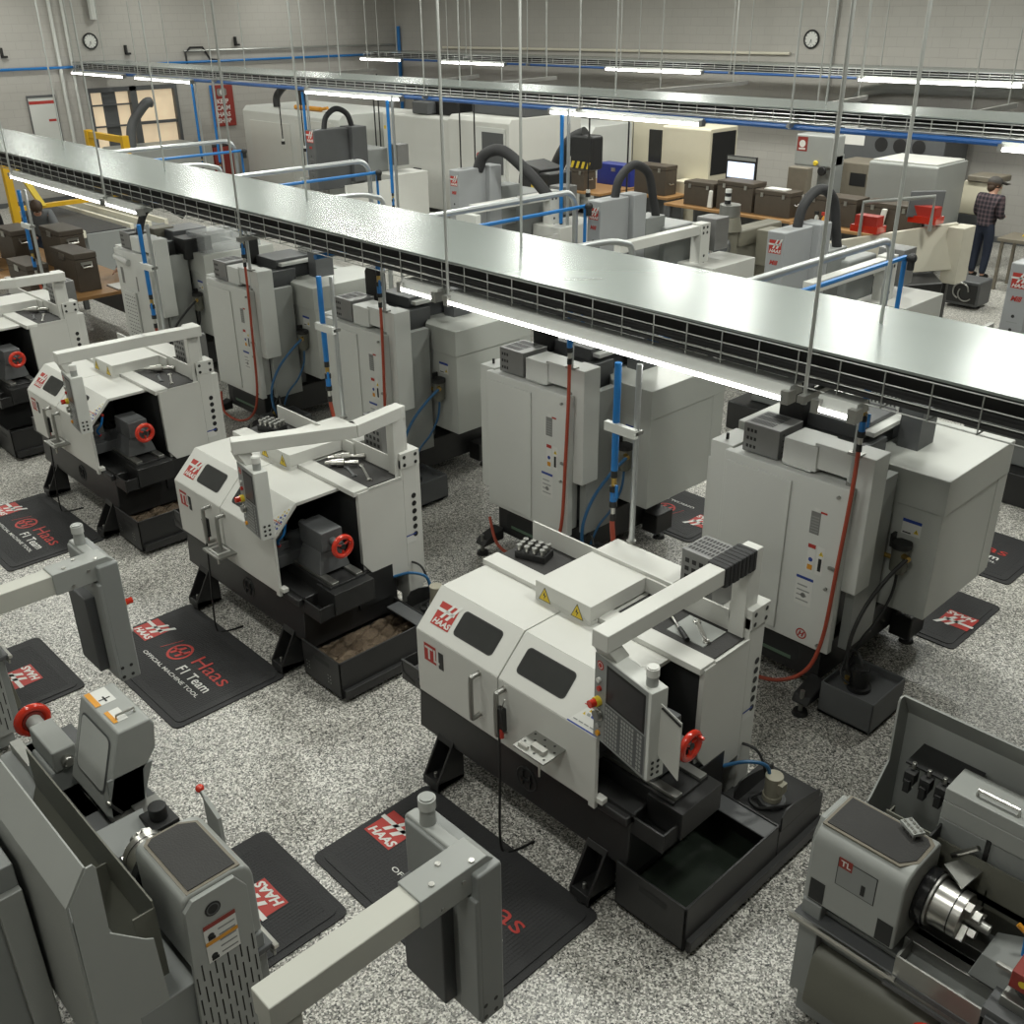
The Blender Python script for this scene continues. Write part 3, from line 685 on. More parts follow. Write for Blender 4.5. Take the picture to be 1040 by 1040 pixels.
        sh.cyl((-3.55, 3.2, .80), (-3.55, 3.2, .70), .01, 'steel').build('tool_shelf', t)
    ag = N(); a0 = (-3.52, 3.25, .97) if tray_kind == 0 else (-3.78, 3.25, .88)
    ag.tube(bez([a0, (a0[0]+.0, 3.23, .78), (a0[0]+.03, 3.2, .5), (a0[0]+.07, 3.16, .06), (a0[0]+.12, 3.2, .012), (a0[0]+.16, 3.36, .012)], 8), .008, 'black', 6)
    ag.build('air_hose', t)
    g = N(); g.hexa([(a0[0]-.02, 3.235, .85), (a0[0]+.03, 3.235, .85), (a0[0]+.03, 3.265, .85), (a0[0]-.02, 3.265, .85)], [(a0[0]-.03, 3.23, 1.0), (a0[0]+.02, 3.23, 1.0), (a0[0]+.02, 3.27, 1.0), (a0[0]-.03, 3.27, 1.0)], 'black')
    g.cyl((a0[0], 3.25, .99), (a0[0]+.05, 3.23, 1.10), .004, 'steel', 6).cyl((a0[0]+.012, 3.24, .80), (a0[0]+.012, 3.24, .86), .014, 'red', 8).build('air_gun', t)
    # cords at the rear end
    N().tube(bez([(-2.61, 4.40, .62), (-2.50, 4.42, .60), (-2.44, 4.45, .40), (-2.50, 4.5, .2), (-2.6, 4.52, .1)], 7), .009, 'black', 6).build('power_cord', t)
    N().tube(bez([(-2.62, 4.2, .55), (-2.5, 4.3, .60), (-2.42, 4.4, .55), (-2.40, 4.42, .40)], 7), .012, 'hose_blue', 7).build('coolant_hose', t)
    return t

def wrench(loc, rz, L, label, m='steel', group=None):
    mb = MB(); mb.box(-L/2, L/2, -.010, .010, 0, .009, m)
    for s in (-1, 1): mb.torus((s*L/2, 0, .006), .016, .007, m, n=12, k=6, arc=(.1, .9) if s > 0 else (0, 1))
    o = mb.build('wrench'); o.location = loc; o.rotation_euler[2] = rz
    return tag(o, label, 'wrench', group)
def drill_chuck(loc, rz, label, s=1.):
    mb = MB(); mb.rev([(.002, 0), (.012*s, .005), (.016*s, .05*s), (.026*s, .055*s), (.026*s, .10*s), (.034*s, .105*s), (.034*s, .16*s), (.016*s, .165*s), (.02*s, .27*s), (.004, .275*s)], (-.13*s, 0, .034*s), 'steel', axis='x')
    o = mb.build('drill_chuck'); o.location = loc; o.rotation_euler[2] = rz
    return tag(o, label, 'drill chuck')
def tool_rack(loc, rz, label):
    t = thing('collet_rack', loc, label, 'tool rack', None, rz)
    MB().box(-.11, .11, -.07, .07, 0, .05, 'black').build('block', t, bevel=.004)
    for i in range(4):
        for j in range(3):
            x, y = -.085+.056*i, -.045+.045*j
            MB().cyl((x, y, .05), (x, y, .075), .013, 'steel', 10).cyl((x, y, .075), (x, y, .092), .019, 'dull_steel', 10).build('collet', t)
    return t
def mat_rug(x0, x1, y0, y1, flip, kind, label, group, rz=0.):
    """rubber floor mat with raised rim and printed emblem; flip = read from the far side"""
    cx, cy = (x0+x1)/2, (y0+y1)/2; t = thing('floor_mat', (cx, cy, 0), label, 'floor mat', group); w, h = x1-x0, y1-y0
    mb = MB(); rr = .05
    pts = []
    for sx, sy, a0 in ((1, -1, -PI/2), (1, 1, 0), (-1, 1, PI/2), (-1, -1, PI)):
        for i in range(4): a = a0+PI/2*i/3; pts.append((sx*(w/2-rr)+rr*math.cos(a), sy*(h/2-rr)+rr*math.sin(a)))
    mb.prism('z', pts, .001, .010, 'rubber'); ins = [(p[0]*(1-.05/w*2*.9), p[1]*(1-.05/h*2*.9)) for p in pts]
    mb.prism('z', ins, .010, .016, 'rubber')
    k = int(w/.028)
    for i in range(k): mb.box(-w/2+.10+i*.0262*(w-.2)/(k*.0262), -w/2+.112+i*.0262*(w-.2)/(k*.0262), -h/2+.11, h/2-.10, .016, .0175, 'rubber') if i*(w-.2)/k < w-.2 else None
    mb.build('sheet', t)
    g = MB(); s = -1 if flip else 1; o = Vector((0, 0, .018)); u = UX*s; v = UY*s
    if kind == 'long':
        maker_logo(g, o, u, v, -.72, -.10, .25); g.build('printed_logo', t); g = MB()
        cx_, cy_ = -.117, .03
        g.ring(o, u, v, cx_, cy_, .108, .02, 'red_print'); g.plane(o, u, v, [(cx_-.065, cy_-.06), (cx_-.035, cy_-.06), (cx_+.0, cy_+.065), (cx_-.03, cy_+.065)], 'red_print', .002)
        g.plane(o, u, v, [(cx_+.01, cy_-.06), (cx_+.04, cy_-.06), (cx_+.075, cy_+.06), (cx_+.045, cy_+.06)], 'red_print', .002); g.quad(o, u, v, cx_-.10, cx_+.06, cy_-.01, cy_+.01, 'red_print', .002)
        g.build('printed_emblem', t)
        for tx_, x_, y_, h_, ft_, mm_, bo_ in (('Haas', .08, .015, .125, .46, 'red_print', 0), ('F1 Team', .08, -.115, .085, .44, 'white_print', .012), ('OFFICIAL MACHINE TOOL', -.34, -.185, .034, .87, 'white_print', .01)):
            MB().text(o, u, v, x_, y_, h_, tx_, mm_, bold=bo_, fit=ft_).build('printed_lettering', t)
        MB().plane(o, u, v, [(-.30, -.05), (-.293, -.05), (-.245, .13), (-.252, .13)], 'red_print', .002).build('printed_line', t)
    else:
        maker_logo(g, o, u, v, -.16, -.10, .26); g.build('printed_logo', t)
    t.rotation_euler[2] = rz
    return t
G_M = 'long printed rubber mats in front of the machines'
mat_rug(-4.23, -2.69, 2.30, 3.225, False, 'long', 'long black printed mat before the middle lathe, half hidden by a grey pendant', G_M)
mat_rug(-7.47, -5.95, 2.29, 3.225, False, 'long', 'long black rubber mat with red and white print in front of second enclosed lathe', G_M)
mat_rug(-10.7, -9.18, 2.29, 3.22, False, 'long', 'long black rubber mat at left edge, in front of the third enclosed lathe', G_M)
G_S = 'small printed rubber mats'
mat_rug(-4.63, -3.71, 1.58, 2.215, True, 'small', 'small black mat with upside down red logo beside the near grey lathe', G_S)
mat_rug(-7.89, -6.93, 1.45, 2.06, True, 'small', 'small black mat with red logo at left edge beside the perforated grey end panel', G_S)
mat_rug(-4.0, -2.487, 7.23, 8.15, True, 'long', 'black rubber mat with red logo behind the right mill', G_M)
mat_rug(-6.6, -5.08, 7.2, 8.12, True, 'long', 'black rubber mat with red logo glimpsed between the two nearest mills', G_M)
mat_rug(-4.15, -2.6, 8.56, 9.5, False, 'long', 'long black rubber mat across the far aisle, right of the right mill', G_M)

# coolant pans: stand on the floor on casters
def coolant_pan(dx, label, kind):
    off = LO; t = thing('coolant_pan', LO+Vector((dx, 0, 0)), label, 'coolant pan', 'black coolant pans at the lathe ends')
    b = MB(off=off); x0, x1, y0, y1, z0, z1 = -2.68, -2.19, 3.33, 4.22, .045, .36
    for a in ((x0, x1, y0, y0+.015), (x0, x1, y1-.015, y1), (x1-.015, x1, y0, y1)): b.box(*a, z0, z1, 'black_cast')
    b.box(x0, x1, y0, y1, z0, z0+.015, 'black_cast').box(x0, x0+.012, y0, y1, z0, z0+.16, 'black_cast')
    b.box(x0-.3, x0+.02, 3.5, 4.2, z0, .19, 'black_cast').box(x1-.02, x1+.035, y0+.02, y1+.49, .045, .12, 'black_cast')
    b.build('pan', t, bevel=.004)
    if kind == 'chips': MB(off=off).add(*(lambda n: ([(x0+.014+(x1-x0-.03)*i/n, y0+.016+(y1-y0-.035)*j/n, .20+.03*math.sin(i*.5)*math.sin(j*.37)+R.uniform(0, .016)) for j in range(n+1) for i in range(n+1)], [(j*(n+1)+i, j*(n+1)+i+1, (j+1)*(n+1)+i+1, (j+1)*(n+1)+i) for j in range(n) for i in range(n)]))(48), 'chips').build('metal_chips', t)['kind'] = 'stuff'
    else: MB(off=off).box(x0+.012, x1-.015, y0+.015, y1-.015, .10, .13, 'coolant').build('coolant', t)
    MB(off=off).box(-2.62, -2.19, y1, 4.71, .05, .30, 'black_cast').box(-2.60, -2.2, y1-.14, y1-.005, .34, .352, 'dark_grey').build('tank', t, bevel=.006)
    h = MB(off=off); o = (x0, y0, 0); h.quad(o, UX, UZ, .17, .36, .26, .30, 'cavity', .002); h.build('hand_slot', t)
    if kind == 'chips':
        h = MB(off=off)
        for i in range(4):
            for j in range(3): h.disc((x0, y0, 0), UX, UZ, .05+.03*i+(.22 if i > 1 else 0), .13+.03*j, .006, 'wire', 8)
        h.build('rivets', t)
    p = MB(off=off); c = (-2.375, 4.42, 0); p.cyl((c[0], c[1], .30), (c[0], c[1], .325), .085, 'dark_grey', 18).cyl((c[0], c[1], .325), (c[0], c[1], .36), .06, 'beige_motor', 18)
    p = p.build('pump', t, bevel=.003)
    MB(off=off).cyl((c[0], c[1], .36), (c[0], c[1], .48), .052, 'beige_motor', 18).cyl((c[0], c[1], .48), (c[0], c[1], .50), .055, 'beige_motor', 18).box(c[0]+.03, c[0]+.075, c[1]-.03, c[1]+.03, .40, .47, 'beige_motor').build('motor', p, bevel=.003)
    for xx in (-2.53, -2.20):
        br = MB(off=off); br.prism('x', [(4.24, .30), (4.40, .30), (4.66, .30), (4.66, .36), (4.36, .44), (4.28, .44), (4.24, .40)], xx, xx+.01, 'black_cast'); br.build('pump_guard', t)
    MB(off=off).tube(bez([(c[0]-.05, c[1], .34), (c[0]-.1, c[1]-.08, .31), (c[0]-.02, c[1]-.12, .31), (c[0]+.07, c[1]-.05, .33), (c[0]+.11, c[1]+.06, .31)], 6), .009, 'black', 6).build('pump_cord', t)
    for xx in (x0+.06, x1-.06):
        for yy in (y0+.08, 4.62):
            MB(off=off).cyl((xx-.012, yy, .022), (xx+.012, yy, .022), .022, 'black', 14).box(xx-.02, xx+.02, yy-.02, yy+.02, .03, .05, 'dark_grey').build('caster', t)
    return t

lathes = []
ARM1 = [(-2.69, 4.11), (-2.70, 3.16)]
lathes.append(enclosed_lathe(LO, 'white enclosed lathe in the middle foreground with black boot on its control arm', ARM1, ((-2.80, 3.235), (-2.37, 3.15)), boot=True, cover_clip=True))
lathes.append(enclosed_lathe(LO+Vector((-3.2, 0, 0)), 'second white enclosed lathe from front, bent control arm and coil of hose', [(-2.69, 4.44), (-2.61, 3.95), (-2.965, 3.16)], ((-3.02, 3.20), (-2.72, 3.16)), tray_kind=1))
lathes.append(enclosed_lathe(LO+Vector((-6.4, 0, 0)), 'third white enclosed lathe from front, beside the near tool chests', [(-2.60, 4.44), (-2.66, 3.9), (-2.70, 3.10)], ((-2.78, 3.14), (-2.48, 3.10)), tray_kind=1))
lathes.append(enclosed_lathe(LO+Vector((-9.6, 0, 0)), 'farthest white enclosed lathe cut by the left picture edge', [(-2.60, 4.44), (-2.66, 3.9), (-2.9, 3.10)], ((-2.98, 3.14), (-2.68, 3.10)), tray_kind=1))
coolant_pan(0, 'black coolant pan with beige pump at the end of the middle lathe', 'coolant')
coolant_pan(-3.16, 'black coolant pan full of brown chips at the end of the second enclosed lathe', 'chips')
coolant_pan(-6.4, 'black coolant pan at the end of the third enclosed lathe', 'chips')
coolant_pan(-9.6, 'black coolant pan at the end of the lathe cut by the left edge', 'coolant')

# loose tools on the lathe shelves
zt = 1.397
t = MB().box(-.13, .13, -.11, .11, 0, .006, 'grey_light').build('steel_plate'); t.location = (-2.87, 4.20, zt); tag(t, 'thin pale plate lying on the black shelf mat of the middle lathe', 'plate')
wrench((-2.84, 4.21, zt+.006), .9+PI/2, .21, 'steel wrench lying on pale plate on the middle lathe')
t = MB().cyl((-.02, 0, .016), (.10, 0, .016), .015, 'black').cyl((-.2, 0, .016), (-.02, 0, .016), .007, 'steel').build('screwdriver'); t.location = (-2.92, 4.12, zt+.006); t.rotation_euler[2] = -.55
tag(t, 'black handled driver lying on the pale plate of the middle lathe', 'screwdriver')
drill_chuck((-3.17, 4.12, zt), 1.0, 'steel drill chuck in the notch of the middle lathe top cover')
tool_rack((-4.17, 4.17, zt), .3, 'black collet rack on the left shelf mat of the middle lathe')
tool_rack((-7.37, 4.17, zt), .3, 'black collet rack on the left shelf mat of the second enclosed lathe')
for i, (dx, nm) in enumerate(((-3.2, 'second'), (-6.4, 'third'), (-9.6, 'farthest'))):
    drill_chuck((-3.16+dx, 4.22, zt), .9, 'steel drill chuck lying on the shelf of the %s enclosed lathe' % nm, 1.1)
    if i == 0: drill_chuck((-3.10+dx, 4.13, zt), .8, 'second steel drill chuck nearest the front lip on second enclosed lathe shelf')
    wrench((-2.86+dx, 4.19, zt), -.42, .30, 'long steel wrench on the shelf of the %s enclosed lathe' % nm)
    wrench((-2.96+dx, 4.12, zt), -.3, .20, 'short dark wrench on the shelf of the %s enclosed lathe' % nm, 'dark_grey')

# ------------------------------------------------------------------ vertical mills seen from behind (row under the near tray)
MO = Vector((-2.86, 5.82, 0))
def label_set(N, c, o, x, z):
    mb = N(); mb.quad(o, UX, UZ, x, x+.075, z+.30, z+.47, 'vent_metal'); mb.quad(o, UX, UZ, x+.02, x+.06, z+.475, z+.50, 'white_print'); mb.quad(o, UX, UZ, x+.07, x+.12, z+.47, z+.485, 'red_print')
    for i in range(6): mb.quad(o, UX, UZ, x+.008, x+.067, z+.315+.022*i, z+.325+.022*i, 'grey_light', .003)
    mb.build('name_plate', c)
    for k, cc in ((0, 'red_print'), (.072, 'white_print')):
        mb = N(); mb.quad(o, UX, UZ, x+.01+k, x+.068+k, z+.0, z+.22, 'white_print'); mb.quad(o, UX, UZ, x+.01+k, x+.068+k, z+.19, z+.22, cc, .003)
        if k == 0: mb.disc(o, UX, UZ, x+.04, z+.10, .017, 'blue_print', lift=.003); mb.quad(o, UX, UZ, x+.02, x+.06, z+.02, z+.06, 'orange_print', .003)
        else: warn_tri(mb, o, UX, UZ, x+.092, z+.15, .045); mb.quad(o, UX, UZ, x+.10, x+.125, z+.03, z+.13, 'black', .003)
        mb.build('warning_label', c)
    mb = N(); mb.quad(o, UX, UZ, x-.05, x+.085, z-.28, z-.05, 'white_print'); mb.quad(o, UX, UZ, x-.05, x+.085, z-.072, z-.05, 'blue_print', .003)
    for i in range(4): mb.quad(o, UX, UZ, x-.035, x+.065-.02*(i % 2), z-.25+.04*i, z-.238+.04*i, 'grey_light', .003)
    mb.disc(o, UX, UZ, x+.02, z-.20, .02, 'vent_metal', lift=.0035)
    mb.build('instruction_label', c)

def mill(dx, label, variant=0, emblem=False):
    off = MO; t = thing('milling_machine', MO+Vector((dx, 0, 0)), label, 'milling machine', 'vertical mills in a row under the near tray')
    N = lambda: MB(off=off)
    b = N(); b.box(-3.80, -2.92, 5.88, 7.25, .16, .47, 'black_cast').box(-3.55, -3.15, 7.0, 7.4, .1, .5, 'black_cast')
    b.prism('x', [(5.62, .10), (5.88, .10), (5.88, .22), (5.66, .16)], -2.98, -2.84, 'black_cast').prism('x', [(5.62, .10), (5.88, .10), (5.88, .22), (5.66, .16)], -3.86, -3.72, 'black_cast')
    b.box(-2.92, -2.74, 6.95, 7.2, .10, .3, 'black_cast').box(-3.98, -3.8, 6.95, 7.2, .10, .3, 'black_cast')
    b = b.build('base', t, bevel=.015)
    g = N(); g.rrect((-3.8, 5.88, 0), UX, UZ, .12, .70, .23, .40, .05, 'cavity'); g.quad((-3.8, 5.88, 0), UX, UZ, .18, .64, .25, .28, 'green_tint', .003); g.build('base_opening', b)
    for fx, fy in ((-2.91, 5.66), (-3.79, 5.66), (-2.82, 7.1), (-3.9, 7.1)):
        N().cyl((fx, fy, 0), (fx, fy, .03), .06, 'black', 18, r2=.05).cyl((fx, fy, .03), (fx, fy, .2), .018, 'dull_steel', 10).build('leveling_foot', t)
    # control cabinet
    c = N(); c.box(-3.86, -2.85, 5.82, 5.885, .46, 1.765, 'panel_paint').box(-3.84, -2.90, 5.885, 6.0, .48, 1.755, 'panel_paint')
    c = c.build('control_cabinet', t, bevel=.008)
    o = (-3.86, 5.82, 0)
    if variant == 0:
        d = N().box(-3.83, -3.29, 5.806, 5.82, .50, 1.70, 'panel_paint').build('cabinet_door', c, bevel=.006)
        label_set(N, c, o, .745, 1.06)
        if emblem:
            g = N(); g.ring(o, UX, UZ, .79, .545, .043, .01, 'red_print'); g.text(o, UX, UZ, .79, .522, .045, 'H', 'red_print', bold=.05, shear=.3, center=True); g.build('emblem', c)
        for x, z in ((-2.93, 1.69), (-2.93, .98), (-2.93, .51)): N().cyl((x, 5.82, z), (x, 5.802, z), .012, 'dull_steel', 10).build('latch', c)
        N().box(-2.93, -2.87, 5.80, 5.82, 1.145, 1.165, 'dull_steel').build('latch', c)
    else:
        g = N().box(-3.72, -3.35, 5.79, 5.82, .52, 1.22, 'panel_paint')
        for i in range(5):
            for j in range(12): g.quad((-3.72, 5.79, .52), UX, UZ, .035+.066*i+.015*(j % 2), .075+.066*i+.015*(j % 2), .05+.052*j, .062+.052*j, 'dark_grey')
        g.build('vent_cover', c, bevel=.01)
        for a_, b_, z0_, z1_ in ((.12, .20, 1.30, 1.52), (.56, .60, 1.25, 1.45)): N().quad((-3.86, 5.82, 0), UX, UZ, a_, b_, z0_, z1_, 'vent_metal').build('name_plate', c)
        N().cyl((-3.78, 5.80, 1.66), (-3.40, 5.80, 1.62), .045, 'panel_paint', 16).build('junction_tube', c)
    N().box(-4.06, -3.865, 5.93, 6.25, .55, 1.755, 'panel_paint').box(-4.09, -4.06, 5.95, 6.4, .55, 1.6, 'panel_paint').build('side_cover', t, bevel=.006)
    N().cyl((-3.98, 6.02, 1.755), (-3.98, 6.02, 1.80), .012, 'black').build('lifting_stud', t)
    g = N().box(-3.77, -3.475, 5.90, 6.20, 1.765, 1.985, 'vent_metal')
    for i in range(12):
        for j in range(3): g.quad((-3.77, 5.9, 1.985), UX, UY, .025+.016*i, .036+.016*i, .03+.085*j, .10+.085*j, 'black')
    for i in range(3):
        for j in range(3): g.quad((-3.77, 5.9, 1.765), UX, UZ, .03+.03*j, .05+.03*j, .035+.06*i, .06+.06*i, 'black')
    for j in range(4): g.disc((-3.475, 5.9, 1.765), UY, UZ, .05, .045+.045*j, .008, 'black', 10)
    g.build('vent_box', t, bevel=.006)
    N().box(-3.43, -3.165, 5.885, 6.15, 1.775, 1.965, 'panel_paint').box(-3.42, -3.19, 5.88, 5.90, 1.765, 1.78, 'wire').build('cable_box', t, bevel=.008)
    N().box(-3.20, -2.93, 5.90, 6.08, 1.80, 1.985, 'panel_paint').box(-2.93, -2.745, 5.885, 6.085, .97, 1.995, 'panel_paint').build('cable_duct', t, bevel=.008)
    N().box(-2.86, -2.79, 5.985, 6.35, .45, 1.75, 'grey_light').build('rear_post', t, bevel=.004)
    # column and head
    N().box(-3.62, -3.0, 6.08, 6.55, .47, 1.90, 'dark_grey').box(-3.55, -3.1, 6.35, 6.85, 1.55, 2.0, 'dark_grey').build('column', t, bevel=.01)
    if variant == 0:
        ht = N(); pts = [(-3.73, 1.75), (-3.53, 1.75), (-3.53, 2.19), (-3.57, 2.24), (-3.69, 2.24), (-3.73, 2.19)]
        ht.prism('y', pts, 6.28, 6.40, 'black'); ht.build('cable_track', t, bevel=.006)
        hp = N().box(-3.40, -3.02, 6.38, 6.86, 1.93, 1.965, 'panel_paint').box(-3.40, -3.10, 6.86, 6.88, 1.93, 2.13, 'panel_paint').build('head_cover', t, bevel=.004)
        g = N()
        for i in range(9):
            for j in range(4): g.disc((-3.40, 6.86, 1.93), UX, UZ, .03+.03*i, .08+.03*j, .009, 'dark_grey', 8)
        g.build('perforation', hp)
        N().box(-3.02, -2.86, 6.75, 7.0, 1.68, 2.06, 'dark_grey').box(-3.35, -3.02, 6.95, 7.05, 1.60, 2.10, 'dark_grey').build('head_panel', t, bevel=.004)
    else:
        N().box(-3.60, -3.35, 6.2, 6.5, 1.765, 2.02, 'old_green').build('motor', t, bevel=.01)
        N().tube(bez([(-3.40, 6.0, 1.80), (-3.42, 6.05, 2.05), (-3.36, 6.15, 2.28), (-3.2, 6.3, 2.35), (-3.0, 6.5, 2.2)], 7), .05, 'rubber', 10).build('vacuum_hose', t)
        N().box(-3.05, -2.72, 6.3, 6.7, 1.68, 1.95, 'black').build('head_panel', t, bevel=.01)
    # enclosure: right wing, left wing, front
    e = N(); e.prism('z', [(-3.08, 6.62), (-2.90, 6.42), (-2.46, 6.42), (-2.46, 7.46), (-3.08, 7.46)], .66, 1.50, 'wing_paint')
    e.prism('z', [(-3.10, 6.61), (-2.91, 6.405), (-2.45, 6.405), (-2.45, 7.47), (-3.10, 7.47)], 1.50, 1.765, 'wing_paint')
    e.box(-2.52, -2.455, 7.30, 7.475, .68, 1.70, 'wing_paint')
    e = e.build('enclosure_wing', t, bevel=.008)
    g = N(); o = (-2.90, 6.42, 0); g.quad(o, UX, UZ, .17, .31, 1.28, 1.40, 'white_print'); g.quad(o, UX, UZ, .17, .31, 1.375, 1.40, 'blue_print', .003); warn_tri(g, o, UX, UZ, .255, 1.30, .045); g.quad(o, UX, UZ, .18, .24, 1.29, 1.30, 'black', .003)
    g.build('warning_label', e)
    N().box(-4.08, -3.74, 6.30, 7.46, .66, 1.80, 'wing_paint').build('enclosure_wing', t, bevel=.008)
    f = N().box(-3.74, -3.08, 7.38, 7.46, .55, 1.70, 'wing_paint').build('enclosure_door', t, bevel=.006)
    N().rrect((-3.12, 7.46, 0), -UX, UZ, .05, .55, .9, 1.5, .04, 'window_dark').build('window', f)
    N().box(-3.74, -3.08, 6.85, 7.3, .50, .95, 'dark_grey').build('table', t, bevel=.01)
    if variant:
        h = N()
        for a in ((-2.99, -2.50, 6.48, 6.488), (-2.99, -2.50, 7.30, 7.308), (-2.508, -2.50, 6.488, 7.30), (-2.99, -2.982, 6.488, 7.30)): h.box(*a, 1.765, 2.0, 'acrylic')
        h.box(-2.99, -2.50, 6.48, 7.308, 2.0, 2.008, 'acrylic').build('clear_hood', t)
    # air filter on the wing
    fl = N(); fx, fy = -2.68, 6.36
    fl.cyl((fx, fy, 1.02), (fx, fy, 1.20), .062, 'olive_grey', 18).cyl((fx, fy, 1.20), (fx, fy, 1.24), .07, 'black', 18).cyl((fx, fy, 1.0), (fx, fy, 1.02), .045, 'olive_grey', 14).box(fx-.02, fx+.02, fy, 6.42, 1.05, 1.19, 'olive_grey')
    fl.box(fx-.09, fx-.07, fy-.01, fy+.05, 1.18, 1.28, 'black').cyl((fx-.20, fy, 1.10), (fx-.05, fy, 1.10), .018, 'brass', 10).cyl((fx+.03, fy-.03, 1.16), (fx+.09, fy-.07, 1.16), .022, 'brass', 10)
    fl.build('air_filter', t)
    hc = ('black', 'hose_blue', 'hose_blue', 'hose_blue', 'black')[int(round(-dx/2.53)) % 5]
    N().tube(bez([(fx+.08, fy-.07, 1.16), (-2.66, 6.16, 1.03), (-2.71, 6.0, .84), (-2.725, 5.89, .62), (-2.71, 5.87, .42), (-2.66, 5.89, .30)], 8), .015, hc, 8).build('coolant_hose', t)
    N().tube(bez([(fx, fy, 1.0), (fx, fy-.03, .82), (fx-.03, fy-.12, .64), (fx-.07, 6.12, .5), (fx-.1, 6.05, .32)], 8), .011, hc, 8).build('coolant_hose', t)
    return t
def coolant_tank(dx, label):
    off = MO; t = thing('coolant_tank', MO+Vector((dx, 0, 0)), label, 'coolant tank', 'dark coolant tanks beside the mills')
    b = MB(off=off); x0, x1, y0, y1 = -2.74, -2.41, 5.735, 6.2; x0 = -2.82
    for a in ((x0, x1, y0, y0+.012), (x0, x1, y1-.012, y1), (x0, x0+.012, y0, y1), (x1-.012, x1, y0, y1)): b.box(*a, .035, .295, 'dark_grey')
    b.box(x0, x1, y0, y1, .035, .06, 'dark_grey').box(x0, x1, y0, y1, .23, .24, 'dark_grey')
    b.build('tank', t, bevel=.005)
    for xx in (x0+.05, x1-.05):
        for yy in (y0+.05, y1-.05): MB(off=off).cyl((xx-.012, yy, .018), (xx+.012, yy, .018), .018, 'black', 10).build('caster', t)
    p = MB(off=off).cyl((-2.62, 5.92, .24), (-2.62, 5.92, .27), .085, 'black', 18).build('pump', t)
    MB(off=off).cyl((-2.62, 5.92, .27), (-2.62, 5.92, .40), .06, 'black', 18).cyl((-2.62, 5.92, .40), (-2.62, 5.92, .42), .05, 'black', 18).cyl((-2.69, 5.86, .28), (-2.69, 5.86, .34), .018, 'brass', 10).build('motor', p)
    MB(off=off).tube(bez([(-2.62, 5.92, .42), (-2.68, 5.95, .50), (-2.76, 5.98, .46), (-2.74, 5.86, .34), (-2.66, 5.84, .30)], 6), .011, 'black', 6).build('pump_hose', t)
    return t
mills = []
for k, (dx, lb, v) in enumerate(((0, 'white milling machine nearest the right edge, rear control cabinet with round red emblem', 0), (-2.56, 'second white milling machine from the right, behind the middle lathe', 0), (-5.07, 'third white milling machine from the right, behind the second enclosed lathe', 0),
                              (-7.58, 'fourth white milling machine from the right with blue hose loops', 0), (-10.12, 'white milling machine nearest the tool chests, slotted vent cover and clear hood', 1))):
    mills.append(mill(dx, lb, v, emblem=(k == 0)))
    coolant_tank(dx, 'dark coolant tank at the foot of the ' + ('right mill', 'second mill from the right', 'third mill from the right', 'fourth mill from the right', 'mill nearest the tool chests')[k])

# conduits and air drops from the near tray
def drop_conduit(x, y, z0, z1, label, clamp=None, rad=.019):
    off = (x, y, z0); t = thing('conduit_post', off, label, 'conduit', 'vertical grey conduits under the near tray')
    MB(off=off).cyl((x, y, z0+.02), (x, y, z1), rad, 'galv', 10).cyl((x, y, z0), (x, y, z0+.02), rad*1.7, 'dull_steel', 10).build('pipe', t)
    if clamp: MB(off=off).box(x-.22, x+.03, y-.055, y-.02, clamp-.03, clamp+.03, 'panel_paint').box(x-.03, x+.03, y-.04, y+.03, clamp-.012, clamp+.012, 'dull_steel').build('clamp_bracket', t)
    else: MB(off=off).box(x-.04, x+.06, y-.03, y+.03, z0+.22, z0+.24, 'dull_steel').build('clamp_bracket', t)
    return t
def valve_chain(mb, x, y, z, colr='pipe_blue'):
    """coupler stack hanging down from z; returns lower end"""
    mb.cyl((x, y, z), (x, y, z-.05), .022, 'black', 10).cyl((x, y, z-.05), (x, y, z-.11), .018, 'brass', 10).cyl((x, y, z-.11), (x, y, z-.15), .027, 'black', 10).cyl((x, y, z-.15), (x, y, z-.22), .023, colr, 10)
    mb.cyl((x, y, z-.22), (x, y, z-.26), .027, 'black', 10).cyl((x, y, z-.26), (x, y, z-.31), .016, 'steel', 10).cyl((x, y, z-.31), (x, y, z-.36), .020, 'black', 10)
    mb.cyl((x, y, z-.10), (x+.05, y-.03, z-.09), .008, 'steel', 6).box(x+.045, x+.06, y-.04, y-.025, z-.17, z-.08, colr)
    return z-.36
def air_drop(x, y, ztop, zv, hose, label, hr=.018):
    off = (x, y, ztop); t = thing('air_drop', off, label, 'air line', 'blue air drops with red hoses')
    MB(off=off).cyl((x, y, ztop), (x, y, zv), .023, 'pipe_blue', 10).build('pipe', t)
    v = MB(off=off); ze = valve_chain(v, x, y, zv); v.build('valve', t)
    pts = [(x, y, ze+.02)]+hose
    MB(off=off).tube(bez(pts, 8), hr, 'hose_red', 8).build('hose', t)
    return t
names5 = ('right mill', 'second mill from the right', 'third mill from the right', 'fourth mill from the right', 'mill nearest the tool chests')
for k, dx in enumerate((0, -2.56, -5.07, -7.58)):
    x = -2.905+dx
    drop_conduit(x, 5.90, 1.765, 2.62, 'grey conduit rising from the cabinet top of the '+names5[k])
    y = 5.80; xh = -2.835+dx
    dz = 2.62
    pts = [(xh+.0, y-.005, 1.75), (xh-.02, y-.01, 1.2), (xh-.05, y-.02, .58), (xh-.15, y-.05, .27), (xh-.40, y-.10, .12), (xh-.75, y-.12, .15), (xh-1.0, y+.0, .32)]
    air_drop(xh, y, dz, 2.42, pts, 'blue valve drop with long red hose behind the '+names5[k], .015)
lathen = ('middle lathe', 'second enclosed lathe', 'third enclosed lathe', 'farthest enclosed lathe')
